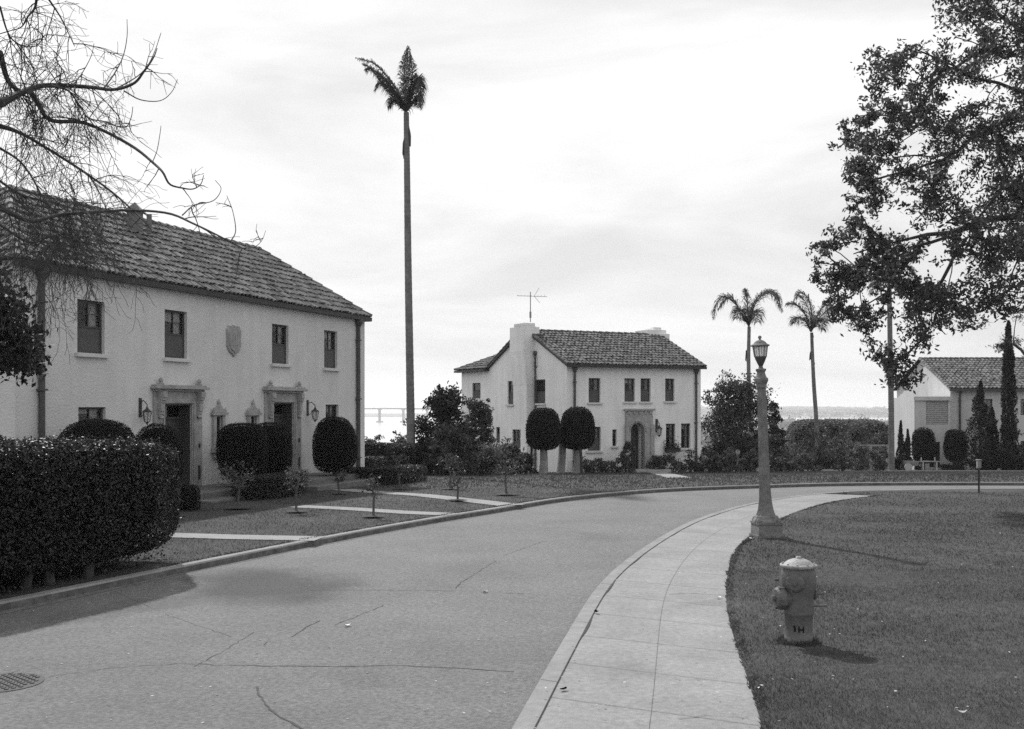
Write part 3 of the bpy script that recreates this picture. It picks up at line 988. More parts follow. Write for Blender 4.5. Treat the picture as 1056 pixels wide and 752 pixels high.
def entry(W, d, parent, scale=1.0, steps=True, lab=None):
    a, b, c, t = d; w = b - a
    m = MB()
    # door leaf, transom and frame, recessed
    tr = t - (t - c) * .17
    fr = MB()
    for q in ((a, a + .06, c, t), (b - .06, b, c, t), (a + .06, b - .06, t - .06, t), (a + .06, b - .06, tr - .03, tr + .03)): fr.wb(W, q[0], q[1], -.36, -.26, q[2], q[3])
    fr.wb(W, a + .001, a + .03, -.259, -.01, c, t - .031).wb(W, b - .03, b - .001, -.259, -.01, c, t - .031).wb(W, a + .001, b - .001, -.259, -.01, t - .03, t - .001)
    frame = fr.build('door_frame', M['wood'], parent)
    m.wb(W, a + .06, b - .06, -.34, -.30, c, tr - .03)
    pw = (w - .12)
    for (x0, x1) in ((.1, .47), (.53, .9)):
        for (y0, y1) in ((.06, .3), (.34, .62), (.66, .94)):
            m.wb(W, a + .06 + pw * x0, a + .06 + pw * x1, -.30, -.285, c + (tr - c) * y0, c + (tr - c) * y1)
    door = m.build('door', M['wood'], parent)
    MB().lathe(W.P(a + .14, -.30, c + 1.0), [(.012, 0), (.012, .04), (.03, .05), (.03, .07), (.015, .085)], 10, W.n).build('handle', M['iron'], door)
    pane(W, a + .06, b - .06, -.32, tr + .03, t - .06, frame, 'transom_pane')
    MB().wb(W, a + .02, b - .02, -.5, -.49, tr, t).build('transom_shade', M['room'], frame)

def surround(W, d, parent, zc0, zc1, ztopfin, zb, half):
    """cast stone doorcase: flat pilasters, consoles, lintel, cornice with finials"""
    a, b, c, t = d
    m = MB()
    j = half
    m.wb(W, a - j, a, 0, .06, c - .02, zc0).wb(W, b, b + j, 0, .06, c - .02, zc0).wb(W, a, b, 0, .055, t, zc0)
    m.wb(W, a - .04, b + .04, .055, .085, t + .02, t + .07)
    m.wb(W, a - .10, a - .04, .06, .09, c, t + .07).wb(W, b + .04, b + .10, .06, .09, c, t + .07)
    m.wb(W, a - j - .02, b + j + .02, 0, .12, zc0, zc0 + (zc1 - zc0) * .35)
    m.wb(W, a - j - .10, b + j + .10, 0, .22, zc0 + (zc1 - zc0) * .35, zc0 + (zc1 - zc0) * .72)
    m.wb(W, a - j - .05, b + j + .05, 0, .17, zc0 + (zc1 - zc0) * .72, zc1)
    o = m.build('door_surround', M['stone'], parent, bevel=.012)
    for x in (a - j * .55, b + j * .55):
        m = MB()
        # console: scroll stepping back towards its foot
        k = 9
        for i in range(k):
            f0 = i / k; z1 = zc0 - (zc0 - zb) * f0; z0 = zc0 - (zc0 - zb) * (f0 + 1 / k)
            o_ = .06 + .10 * (1 - f0) ** 1.3 + .02 * math.sin(f0 * 12); hw = .085 * (1 - .35 * f0)
            m.wb(W, x - hw, x + hw, .06, .07 + o_, z0, z1)
        m.lathe(W.P(x, .12, zb - .05), [(.02, 0), (.06, .03), (.05, .07), (.02, .09)], 10)
        m.build('console', M['stone'], o)
        MB().lathe(W.P(x, .1, zc1), [(.075, 0), (.075, .04), (.035, .055), (.06, .09), (.05, .13), (.022, .17), (.008, (ztopfin - zc1))], 12).build('finial', M['stone'], o)
    return o
for i, d in enumerate(doors):
    entry(F1, d, h1)
    cx = (168.5 + 196.5) / 2 if i == 0 else 291
    zc0 = F1.px(cx, 404 if i == 0 else 405.5)[1]; zc1 = F1.px(cx, 397.2 if i == 0 else 399)[1]
    ztop = F1.px(cx, 391.5 if i == 0 else 394)[1]; zb = F1.px(cx, 430)[1]
    surround(F1, d, h1, zc0, zc1, ztop, zb, .42)
    # letter slot and bell on the pilaster
    MB().wb(F1, d[1] + .25, d[1] + .31, .062, .085, ZF1 + .95, ZF1 + 1.06).build('doorbell', M['iron'], h1)
    MB().wb(F1, d[1] + .24, d[1] + .31, .062, .08, ZF1 + .15, ZF1 + .5).build('boot_vent', M['iron'], h1)
    st = MB().wb(F1, d[0] - .7, d[1] + 1.3, 0, 1.5, -.4, ZF1 - .02).wb(F1, d[0] - .9, d[1] + 1.5, 0, 1.95, -.4, ZF1 - .17)
    st.build('doorstep', M['step'], h1, bevel=.015)
# small ornate windows
for h in sw:
    a, b, c, d = h
    w_ = window(F1, h, h1, sill=False, split=None, curtain=False, screen=False, rec=.02)
    m = MB()
    m.wb(F1, a - .14, a - .01, 0, .07, c - .05, d + .03).wb(F1, b + .01, b + .14, 0, .07, c - .05, d + .03)
    m.wb(F1, a - .20, b + .20, 0, .12, d + .03, d + .10).wb(F1, a - .18, b + .18, 0, .14, c - .16, c - .05).wb(F1, a - .1, b + .1, 0, .09, c - .30, c - .16)
    P = F1.P; mm = (a + b) / 2
    m.add([P(a - .14, 0, d + .102), P(b + .14, 0, d + .102), P(mm, 0, d + .34), P(a - .14, .08, d + .102), P(b + .14, .08, d + .102), P(mm, .08, d + .34)], [(3, 4, 5), (0, 3, 5, 2), (1, 2, 5, 4)])
    m.lathe(P(mm, .05, d + .32), [(.04, 0), (.045, .05), (.01, .14)], 8)
    for x in (a - .14, b + .14): m.lathe(P(x, .06, d + .1), [(.03, 0), (.04, .05), (.01, .13)], 8)
    m.build('window_surround', M['stone'], h1)
# shield plaque
a, b, c, d = F1.rect(232.6, 248, 335.5, 367.5)
def shield(W, a, b, c, d, o, th):
    mid = (a + b) / 2; hw = (b - a) / 2; H = d - c
    pts = [(-.72, 1), (-.3, .97), (0, 1.02), (.3, .97), (.72, 1), (.9, .9), (1, .84), (.93, .55), (.97, .32), (.62, .12), (.2, .05), (0, -.03), (-.2, .05), (-.62, .12), (-.97, .32), (-.93, .55), (-1, .84), (-.9, .9)]
    P = [W.P(mid + x * hw, o, c + y * H) for x, y in pts]; Q = [W.P(mid + x * hw * .9, o + th, c + H * .02 + y * H * .95) for x, y in pts]
    n = len(pts)
    m = MB(); m.add(P + Q, [tuple(range(n, 2 * n))] + [(i, (i + 1) % n, (i + 1) % n + n, i + n) for i in range(n)])
    return m
pl = empty('shield_plaque', F1.P((a + b) / 2, 0, c), 'carved stone shield plaque on the wall between the upper windows', 'plaque')
shield(F1, a, b, c, d, 0, .05).build('shield_border', M['stone'], pl)
shield(F1, a + .07, b - .07, c + .09, d - .08, .045, .03).build('shield_field', M['stone'], pl)
m = MB()
for x in (.36, .5, .64): m.wb(F1, a + (b - a) * x - .018, a + (b - a) * x + .018, .078, .086, c + .28, d - .24)
m.build('shield_stripes', M['stone'], pl)
wall_lantern(F1, F1.s_at(144.3), F1.px(146, 428)[1], 'black iron wall lantern left of the nearer door', .95, .2)
wall_lantern(F1, F1.s_at(317), F1.px(318, 427)[1], 'black iron wall lantern right of the farther door', 1.0, .26)

# ------------------------------------------------------------------ house 2
C2 = Vector((2.48, 51, 0)); u2 = Vector((.8908, .4544, 0)).normalized(); v2_ = Vector((-u2.y, u2.x, 0))
FR = WF(C2, u2, -v2_)         # front wall, s to the right
GB = WF(C2, v2_, -u2)         # gable wall, s to the rear
FL, GL, WL, PJ = 7.45, 7.11, 10.5, .45
GB2 = WF(C2 - u2 * PJ, v2_, -u2)     # the part of the gable wall that stands forward
ZE2 = 4.27; ZR2 = 5.86; zb2 = -1.3
h2 = empty('stucco_house', (C2.x, C2.y, tz(C2.y)), 'pale two storey stucco house with gable chimney and arched doorway at mid distance', 'house', 'stucco houses')
fw = [FR.rect(607, 619.2, 390, 415.2), FR.rect(644, 654.8, 390.3, 414.3), FR.rect(660.6, 671, 390.3, 414.3), FR.rect(686, 695.6, 390.5, 413.8),
      FR.rect(606, 619.6, 440.3, 465), FR.rect(631.5, 636, 443, 460), FR.rect(686.8, 696.4, 437, 463.5), FR.rect(702.4, 712, 436.8, 462.2)]
gw = [GB.rect(551.6, 562.3, 391.5, 416), GB2.rect(523.5, 529.3, 393, 417), GB2.rect(487, 495.5, 395, 411), GB2.rect(528.3, 536.8, 443, 468), GB2.rect(511.5, 515.5, 440.5, 457), GB.rect(552, 555, 368, 377.6)]
dr2 = FR.rect(649.3, 663.5, 436, 487)
door2 = (dr2[0], dr2[1], -.72, dr2[3])
m = MB()
wall_panel(m, FR, 0, FL, zb2, ZE2, fw + [door2], .2)
SJ = 3.05
wall_panel(m, GB, 0, SJ, zb2, ZE2, gw[:1], .12); wall_panel(m, GB2, SJ, WL, zb2, ZE2, gw[1:5], .12)
P = GB.P; zj = ZE2 + (ZR2 - ZE2) * SJ / (GL / 2); m.add([P(0, 0, ZE2), P(SJ, 0, ZE2), P(SJ, 0, zj)], [(0, 1, 2)])
P = GB2.P; m.add([P(SJ, 0, ZE2), P(GL, 0, ZE2), P(GL / 2, 0, ZR2), P(SJ, 0, zj)], [(0, 1, 2, 3)])
m.add([GB.P(SJ, 0, zb2), GB2.P(SJ, 0, zb2), GB2.P(SJ, 0, zj), GB.P(SJ, 0, zj)], [(0, 1, 2, 3)])
FG = WF(FR.P(FL, 0, 0), v2_, u2); wall_panel(m, FG, 0, GL, -2, ZE2, [])
P = FG.P; m.add([P(0, 0, ZE2), P(GL, 0, ZE2), P(GL / 2, 0, ZR2)], [(0, 1, 2)])
RB = WF(GB2.P(WL, 0, 0), u2, v2_); wall_panel(m, RB, 0, 5.2, -2, ZE2, [])
RS = WF(GB.P(GL, -5.2, 0), v2_, u2); wall_panel(m, RS, 0, WL - GL, -2, ZE2, [])
RR = WF(GB.P(GL, 0, 0), u2, v2_); wall_panel(m, RR, 0, FL, -2, ZE2, [])
m.build('wall', M['stucco_pale'], h2)
for i, h in enumerate(fw): window(FR, h, h2, split='v' if i not in (5,) else None, seed=20 + i, rec=.1, screen=(i < 5))
for i, h in enumerate(gw[:5]): window(GB if i == 0 else GB2, h, h2, split='v' if i in (0, 3) else None, seed=30 + i, rec=.06, sill=i < 2, curtain=False)
a, b, c, d = gw[5]
MB().wb(GB, a, b, .0, .03, c, d).build('gable_vent', M['sill'], h2)
# roof: main gable
mt = MB(); bed = MB(); o2 = .28
def Q(s, v, z):   # s along front, v to the rear
    p = C2 + u2 * s + v2_ * v; return Vector((p.x, p.y, z))
sl = (ZR2 - ZE2) / (GL / 2)
ze2 = ZE2 - sl * o2 + .06; zr2 = ZR2 + .06
vo = .12
tiled(mt, bed, Q(-vo, -o2, ze2), Q(FL + vo, -o2, ze2), Q(-vo, GL / 2, zr2), Q(FL + vo, GL / 2, zr2), rnd, .20, .32, .084)
tiled(mt, bed, Q(FL + vo, GL + o2, ze2), Q(-vo, GL + o2, ze2), Q(FL + vo, GL / 2, zr2), Q(-vo, GL / 2, zr2), rnd, .20, .32, .084)
ridge_tiles(mt, Q(-vo, GL / 2, zr2), Q(FL + vo, GL / 2, zr2), rnd)
for s_ in (-vo + .04, FL + vo - .04):
    ridge_tiles(mt, Q(s_, -o2, ze2), Q(s_, GL / 2, zr2), rnd, .09); ridge_tiles(mt, Q(s_, GL + o2, ze2), Q(s_, GL / 2, zr2), rnd, .09)
# rear wing hip
ww = 5.2; zw = ZE2 - sl * o2 + .06; a_ = ww / 2 + o2; zwr = zw + sl * a_
tiled(mt, bed, Q(-vo, GL + o2, ze2), Q(-vo - PJ, GL + o2, ze2), Q(-vo, GL / 2, zr2), Q(-vo - PJ, GL / 2, zr2), rnd, .20, .32, .084)
ridge_tiles(mt, Q(-vo - PJ + .04, GL + o2, ze2), Q(-vo - PJ + .04, GL / 2, zr2), rnd, .09)
w00 = Q(-o2 - PJ, WL + o2, zw); w10 = Q(ww + o2 - PJ, WL + o2, zw); wf0 = Q(-o2 - PJ, GL - .02, zw); wf1 = Q(ww + o2 - PJ, GL - .02, zw)
hip = Q(ww / 2 - PJ, WL + o2 - a_, zwr); rid = Q(ww / 2 - PJ, GL - 1.2, zwr)
tiled(mt, bed, w00, wf0, hip, rid, rnd, .20, .32, .084)
tiled(mt, bed, wf1, w10, rid, hip, rnd, .20, .32, .084)
tiled(mt, bed, w10, w00, hip, hip, rnd, .20, .32, .084)
ridge_tiles(mt, w00, hip, rnd); ridge_tiles(mt, rid, hip, rnd)
roof2 = mt.build('roof', M['tile2'], h2)
bed.build('roof_deck', M['tile_bed'], roof2)
m = MB().wb(FR, -vo, FL + vo, o2, o2 + .06, ze2 - .13, ze2 - .02).wb(GB2, GL + .0, WL + o2, .02, o2 + .05, zw - .12, zw - .02)
# dark verge boards under the rakes
for (v0, v1) in ((-o2, GL / 2), (GL + o2, GL / 2)):
    pj = PJ if v0 > 1 else 0
    p = [Q(-vo - .02 - pj, v0, ze2 - .13), Q(.0 - pj, v0, ze2 - .13), Q(.0 - pj, v1, zr2 - .13), Q(-vo - .02 - pj, v1, zr2 - .13)]
    m.hexa(p + [x + Vector((0, 0, .12)) for x in p])
    p = [Q(FL, v0, ze2 - .13), Q(FL + vo + .02, v0, ze2 - .13), Q(FL + vo + .02, v1, zr2 - .13), Q(FL, v1, zr2 - .13)]
    m.hexa(p + [x + Vector((0, 0, .12)) for x in p])
m.build('gutter', M['iron'], roof2)
# chimneys
m = MB(); P = GB2.P
m.hexa([P(3.04, -.5, 3.3), P(4.5, -.5, 3.3), P(4.5, .004, 3.3), P(3.04, .004, 3.3), P(3.04, -.5, 4.9), P(4.5, -.5, 4.9), P(4.5, .17, 4.9), P(3.04, .17, 4.9)])
m.wb(GB2, 3.04, 4.5, -.5, .17, 4.9, 6.12).wb(GB2, 3.05, 4.05, -.46, .172, 6.12, 6.27).wb(GB2, 3.08, 4.5, -.72, -.5, 5.2, 6.10)
ch = m.build('chimney', M['stucco_pale'], h2, bevel=.02)
m = MB().wb(FG, 3.3, 4.9, -.1, .5, -1.5, 6.0).wb(FG, 3.45, 4.7, -.7, .4, 4.8, 6.2).wb(FG, 3.6, 3.9, -.3, .2, 6.2, 6.34).wb(FG, 4.1, 4.4, -.3, .2, 6.2, 6.3)
m.build('chimney', M['stucco_pale'], h2, bevel=.02)
downpipe(FR, FR.s_at(592), -1, ze2 - .02, h2, .055); downpipe(FR, FR.s_at(717.2), -1.2, ze2 - .02, h2, .055)
downpipe(GB, 2.9, -1, 5.0, h2, .04)
# arched doorway with carved stone surround
a, b, c, t = FR.rect(644.5, 672, 423.5, 487); c = -.9
cx_ = (dr2[0] + dr2[1]) / 2; hw = (dr2[1] - dr2[0]) / 2; zs = dr2[3] - hw
def arch_panel(m, W, a, b, c, t, o0, o1, cx_, hw, zs, n=14):
    """slab a..b, c..t with an arched opening"""
    arc = [(cx_ + hw * math.cos(math.pi * i / n), zs + hw * math.sin(math.pi * i / n)) for i in range(n + 1)]  # right to left
    m.wb(W, a, cx_ - hw, o0, o1, c, zs).wb(W, cx_ + hw, b, o0, o1, c, zs)
    top = [(b, zs)] + [(cx_ + hw + (b - cx_ - hw), t)]
    out = []
    for i in range(n + 1):
        x, z = arc[i]
        dx, dz = math.cos(math.pi * i / n), math.sin(math.pi * i / n)
        sx = (b - cx_) / dx if dx > 1e-6 else ((a - cx_) / dx if dx < -1e-6 else 1e9); sz = (t - zs) / dz if dz > 1e-6 else 1e9
        s_ = min(sx, sz); out.append((cx_ + dx * s_, zs + dz * s_))
    for i in range(n):
        p, q, r, s_ = arc[i], arc[i + 1], out[i + 1], out[i]
        f8 = [W.P(p[0], o0, p[1]), W.P(q[0], o0, q[1]), W.P(r[0], o0, r[1]), W.P(s_[0], o0, s_[1])]
        g8 = [W.P(p[0], o1, p[1]), W.P(q[0], o1, q[1]), W.P(r[0], o1, r[1]), W.P(s_[0], o1, s_[1])]
        m.hexa(f8 + g8)
    for (x, zz) in ((a, t), (b, t)):
        pass
m = MB(); arch_panel(m, FR, a, b, c, t, -.2, .12, cx_, hw, zs)
# fill the corners the fan leaves out
def corner(m, W, x, zt, cx_, zs, a, b, t, o0, o1):
    pass
m.wb(FR, a - .08, b + .08, .0, .2, t, t + .09)
for k in range(5): m.wb(FR, a + (b - a) * (k + .3) / 5, a + (b - a) * (k + .7) / 5, .12, .16, t - .16, t - .02)
m.wb(FR, a - .05, a + .14, .12, .17, c, zs + .3).wb(FR, b - .14, b + .05, .12, .17, c, zs + .3)
for k in range(13):
    an = math.pi * k / 12
    m.lathe(FR.P(cx_ + (hw + .07) * math.cos(an), .12, zs + (hw + .07) * math.sin(an)), [(.045, 0), (.035, .04), (.01, .06)], 6, FR.n)
ds = m.build('door_surround', M['stone'], h2)
m = MB(); n = 14
pts = [(cx_ + hw * math.cos(math.pi * i / n), zs + hw * math.sin(math.pi * i / n)) for i in range(n + 1)]
pts = [(cx_ + hw, c)] + pts + [(cx_ - hw, c)]
dd = MB().add([FR.P(x, -.42, z) for x, z in pts], [tuple(range(len(pts)))]).build('door', M['wood'], h2)
m = MB()
for k in range(-2, 3): m.wb(FR, cx_ + k * hw * .36 - .012, cx_ + k * hw * .36 + .012, -.42, -.40, c, zs + hw * .8)
m.build('door_battens', M['iron'], dd)
m = MB()
for i in range(len(pts) - 1):
    p, q = pts[i], pts[i + 1]; m.add([FR.P(p[0], -.2, p[1]), FR.P(q[0], -.2, q[1]), FR.P(q[0], -.43, q[1]), FR.P(p[0], -.43, p[1])], [(0, 1, 2, 3)])
m.build('door_reveal', M['stucco_pale'], h2)
MB().wb(FR, a - .2, b + .2, .2, 1.3, -1.2, -.62).wb(FR, a - .4, b + .4, .2, 1.7, -1.2, -.75).build('doorstep', M['stone'], h2)
wall_lantern(FR, FR.s_at(677), FR.px(678, 444)[1], 'black iron lantern beside the arched doorway', 1.3)
# window box
h = fw[6]
fb = MB().wb(FR, h[0] - .1, h[1] + .1, .02, .28, h[2] - .12, h[2] + .08).build('window_box', M['iron'], org=FR.P(h[0], .1, h[2] - .12))
tag(fb, 'dark planter box under the ground floor window right of the arched door', 'planter')
rng = np.random.default_rng(33)
Pp = np.array([FR.P(rng.uniform(h[0] - .25, h[1] + .12), rng.uniform(.05, .35), h[2] + .12 + abs(rng.normal()) * .2 - .1) for _ in range(420)])
vv, ff = leaf_quads(Pp, None, .07, rng, .5, 0)
tag(mk('trailing_plant', vv, ff, M['leaf_dark'], org=FR.P(h[0], .2, h[2])), 'dark trailing plant filling the planter box under the window', 'plant')
# television aerial on the chimney
b_ = at(547, 338, 54.2); b_.z = 6.35
ae = empty('television_aerial', b_, 'thin metal television aerial standing on the left chimney', 'aerial')
MB().tube([b_, b_ + Vector((0, 0, 1.45))], .022, 6).tube([b_ + Vector((0, 0, .2)), b_ + Vector((0, 0, .5))], .05, 6).build('mast', M['metal'], ae)
m = MB(); tp = b_ + Vector((0, 0, 1.25))
m.tube([tp + Vector((-.65, 0, .02)), tp + Vector((.8, .1, -.02))], .012, 5)
for k in range(9):
    x = -.6 + k * .16; L_ = .18 + .02 * k
    m.tube([tp + Vector((x, -L_, .02)), tp + Vector((x, L_, .02))], .008, 4)
m.tube([tp + Vector((.18, 0, 0)), tp + Vector((.42, 0, .4))], .009, 4).tube([tp + Vector((.18, 0, 0)), tp + Vector((.45, 0, -.32))], .009, 4)
m.build('antenna', M['metal'], ae)

# ------------------------------------------------------------------ house 3
Y3 = 75.0; X3 = (980 - CX) / F * Y3
FR3 = WF((X3, Y3, 0), (1, 0), (0, -1)); SD3 = WF((X3, Y3, 0), (0, 1), (-1, 0))
h3 = empty('stucco_house', (X3, Y3, tz(Y3)), 'distant stucco house with tile roof behind cypresses at the right', 'house', 'stucco houses')
ZE3 = CZ + 19 / F * Y3; D3 = 10.4; ZR3 = CZ + 47.5 / F * (Y3 + D3 / 2)
w3 = [FR3.rect(1009, 1023.5, 411.5, 441), FR3.rect(1052.5, 1066, 411.5, 428), FR3.rect(1052.5, 1066, 455, 480)]
m = MB(); wall_panel(m, FR3, 0, 16, -4, ZE3, w3, .15)
s3 = [(SD3.s_at(933), SD3.s_at(928.5), 2.0, 3.1)]
s3 = [(min(s3[0][:2]), max(s3[0][:2]), 1.8, 2.9)]
wall_panel(m, SD3, 0, D3, -4.5, ZE3, s3, .12)
P = SD3.P; m.add([P(0, 0, ZE3), P(D3, 0, ZE3), P(D3 / 2, 0, ZR3)], [(0, 1, 2)])
m.build('wall', M['stucco_grey'], h3)
for i, h in enumerate(w3): window(FR3, h, h3, split='grid', seed=50 + i, screen=False, sill=i != 1)
window(SD3, s3[0], h3, split=None, seed=55, screen=False, sill=False, curtain=False)
mt = MB(); bed = MB(); sl3 = (ZR3 - ZE3) / (D3 / 2); o3 = .35
z0 = ZE3 - sl3 * o3 + .08
tiled(mt, bed, (X3 - .2, Y3 - o3, z0), (X3 + 17, Y3 - o3, z0), (X3 - .2, Y3 + D3 / 2, ZR3 + .08), (X3 + 17, Y3 + D3 / 2, ZR3 + .08), rnd, .27, .42, .112)
tiled(mt, bed, (X3 + 17, Y3 + D3 + o3, z0), (X3 - .2, Y3 + D3 + o3, z0), (X3 + 17, Y3 + D3 / 2, ZR3 + .08), (X3 - .2, Y3 + D3 / 2, ZR3 + .08), rnd, .27, .42, .112)
ridge_tiles(mt, (X3 - .2, Y3 + D3 / 2, ZR3 + .08), (X3 + 17, Y3 + D3 / 2, ZR3 + .08), rnd, .14)
ridge_tiles(mt, (X3 - .12, Y3 - o3, z0), (X3 - .12, Y3 + D3 / 2, ZR3 + .08), rnd, .12)
roof3 = mt.build('roof', M['tile2'], h3); bed.build('roof_deck', M['tile_bed'], roof3)
MB().box(X3 - .2, X3 + 17, Y3 - o3 - .08, Y3 - o3, z0 - .16, z0 - .03).build('gutter', M['pipe'], roof3)
downpipe(FR3, FR3.s_at(989.5), -2.5, z0 - .02, h3, .07)
# porch block against the side wall
Yp = Y3 - .4; xa = (943 - CX) / F * Yp; xb = (980 - CX) / F * Yp
PF = WF((xa, Yp, 0), (1, 0), (0, -1)); zt = CZ + 9 / F * Yp
pd = PF.rect(958.5, 969.5, 456, 482); pw_ = PF.rect(955, 978, 413, 438)
m = MB(); wall_panel(m, PF, 0, xb - xa, -3, zt, [pd, pw_], .15)
m.add([(xa, Yp, -3), (xa, Yp, zt), (xa, Yp + 4, zt), (xa, Yp + 4, -3)], [(0, 1, 2, 3)])
m.add([(xa, Yp, zt), (xb, Yp, zt), (xb, Yp + 4, zt), (xa, Yp + 4, zt)], [(0, 1, 2, 3)])
m.wb(PF, -.08, xb - xa + .05, 0, .12, zt - .2, zt + .06)
m.add([(xb, Yp, -3), (xb, Yp, zt), (xb, Y3 + .01, zt), (xb, Y3 + .01, -3)], [(3, 2, 1, 0)])
m.build('porch', M['stucco_grey'], h3)
m = MB().wb(PF, pw_[0], pw_[1], -.12, -.08, pw_[2], pw_[3])
nn = 12
for k in range(nn):
    z = pw_[2] + (pw_[3] - pw_[2]) * (k + .2) / nn; m.wb(PF, pw_[0] + .04, pw_[1] - .04, -.08, -.05, z, z + .07)
m.build('shutter', mat('shutter_paint', .36, .7, .1, 3), h3)
m = MB().wb(PF, pd[0], pd[1], -.16, -.13, pd[2], pd[3]); o_ = m.build('door', M['room'], h3)
m = MB()
for k in range(6): x = pd[0] + (pd[1] - pd[0]) * (k + .5) / 6; m.wb(PF, x - .012, x + .012, -.1, -.07, pd[2], pd[3])
for k in range(4): z = pd[2] + (pd[3] - pd[2]) * (k + .5) / 4; m.wb(PF, pd[0], pd[1], -.1, -.08, z, z + .03)
m.build('door_grille', M['iron'], o_)

# ------------------------------------------------------------------ street lamp
b_ = G(790.5, 553.5, .12); yl = b_.y; px = yl / F
lean = Vector((-7 / 206, 0, 1))
lamp = empty('street_lamp', b_, 'fluted concrete street lamp with glass lantern at the sidewalk edge', 'street lamp')
def lz(py): return (553.5 - py) * px
def lp(py): return b_ + Vector((-7 / 206 * lz(py), 0, lz(py)))
m = MB()
W_ = 13.2 * px
def sq(w, z0, z1, w2=None):
    w2 = w2 or w; c_, s_ = math.cos(.12), math.sin(.12)
    q_ = [(-1, -1), (1, -1), (1, 1), (-1, 1)]
    m.hexa([b_ + Vector(((x * c_ - y * s_) * w, (x * s_ + y * c_) * w, z0)) for x, y in q_] + [b_ + Vector(((x * c_ - y * s_) * w2, (x * s_ + y * c_) * w2, z1)) for x, y in q_])
sq(W_ * 1.06, -.05, 2.5 * px); sq(W_ * .96, 2.5 * px, 13.5 * px, W_ * .93); sq(W_ * 1.0, 13.5 * px, 15.5 * px)
m.lathe(b_, [(14.5 * px, 15.4 * px), (14.0 * px, 17 * px), (12.4 * px, 19.5 * px), (12.0 * px, 21 * px), (11.4 * px, 22 * px)], 8, rot=math.pi / 8)
for x in (-1, 1):
    for y in (-1, 1): m.lathe(b_ + Vector((x * W_ * .8, y * W_ * .8, 15.4 * px)), [(2.2 * px, 0), (2.4 * px, 1.5 * px), (1.6 * px, 3.5 * px), (.5 * px, 4.6 * px)], 8)
m.build('plinth', M['lamp_conc'], lamp)
m = MB()
prof = [(11.3 * px, 21), (9.6 * px, 25), (8.2 * px, 30), (7.0 * px, 38), (6.3 * px, 50), (5.8 * px, 80), (5.4 * px, 110), (5.0 * px, 140), (4.8 * px, 157)]
m.lathe(b_, [(r * .93, h * px) for r, h in prof], 32, axis=lean, flute=.13)
m.build('shaft', M['lamp_conc'], lamp, smooth=False)
m = MB()
prof = [(5.6, 154), (5.4, 157), (6.6, 159.5), (7.2, 161), (7.2, 163), (5.6, 164.5), (4.6, 167), (4.0, 169.5), (5.2, 171.2), (5.5, 172), (5.4, 173), (2.6, 173.6), (2.0, 176)]
m.lathe(b_, [(r * px, h * px) for r, h in prof], 16, axis=lean)
m.build('capital', M['lamp_conc'], lamp, smooth=False)
m = MB()
ax = lean.normalized()
m.lathe(b_, [(1.9 * px, 174 * px), (2.1 * px, 176 * px), (3.6 * px, 179 * px), (5.2 * px, 182.5 * px), (6.1 * px, 185 * px), (6.2 * px, 186 * px)], 8, axis=lean, rot=math.pi / 8)
lan = m.build('lantern', M['lamp_iron'], lamp)
m = MB()
for k in range(8):
    an = k * math.pi / 4 + math.pi / 8
    p0 = b_ + ax * (185.5 * px) + Vector((math.cos(an), math.sin(an), 0)) * 6.1 * px; p1 = b_ + ax * (197.5 * px) + Vector((math.cos(an), math.sin(an), 0)) * 7.8 * px
    m.tube([p0, p1], .45 * px, 4)
m.build('glazing_bar', M['lamp_iron'], lan)
MB().lathe(b_, [(5.8 * px, 186 * px), (7.5 * px, 197 * px)], 8, axis=lean, rot=math.pi / 8).build('lantern_glass', M['milk'], lan)
m = MB()
m.lathe(b_, [(8.0 * px, 196.0 * px), (9.8 * px, 196.6 * px), (9.9 * px, 197.6 * px), (7.0 * px, 199.0 * px), (5.6 * px, 200.8 * px), (3.8 * px, 202.2 * px), (1.3 * px, 203 * px), (1.1 * px, 204 * px), (1.8 * px, 205 * px), (1.9 * px, 206.4 * px), (.8 * px, 207.4 * px)], 16, axis=lean)
m.build('lantern_roof', M['lamp_conc'], lan, smooth=False)

# ------------------------------------------------------------------ hydrant
b_ = G(823.5, 663, .12); yh = b_.y; q = yh / F; zt_ = 88 * q
hy = empty('fire_hydrant', b_, 'stout grey painted fire hydrant with a white cap on the lawn', 'fire hydrant')
def hp(x, z, dy=0): return b_ + Vector(((x - 823.5) * q, dy, (663 - z) * q))
m = MB()
prof = [(15.0, -2), (15.0, .5), (14.3, 1), (14.2, 29), (15.4, 30.2), (15.6, 32), (15.4, 40), (15.4, 50), (17.2, 56), (18.0, 62), (18.0, 70), (17.2, 74), (15.8, 76.5), (15.8, 78)]
m.lathe(b_, [(r * q, h * q) for r, h in prof], 36)
m.build('barrel', M['hyd'], hy, smooth=True)
m = MB()
prof = [(15.8, 77.0), (18.2, 78.2), (18.9, 79.2), (18.9, 80.6), (18.4, 81.2), (15.2, 81.4), (14.0, 82.6), (11, 84.8), (7, 86.4), (3.2, 87), (2.8, 87.2), (2.6, 89.0), (.8, 89.2)]
m.lathe(b_, [(r * q, h * q) for r, h in prof], 36)
cap = m.build('cap', M['hyd_top'], hy, smooth=True)
m = MB()
for k in range(10):
    an = k * 2 * math.pi / 10
    m.lathe(b_ + Vector((math.cos(an) * 16.4 * q, math.sin(an) * 16.4 * q, 81 * q)), [(1.0 * q, 0), (1.0 * q, 1.5 * q), (.4 * q, 1.7 * q)], 6)
m.build('bolts', M['hyd_top'], cap)
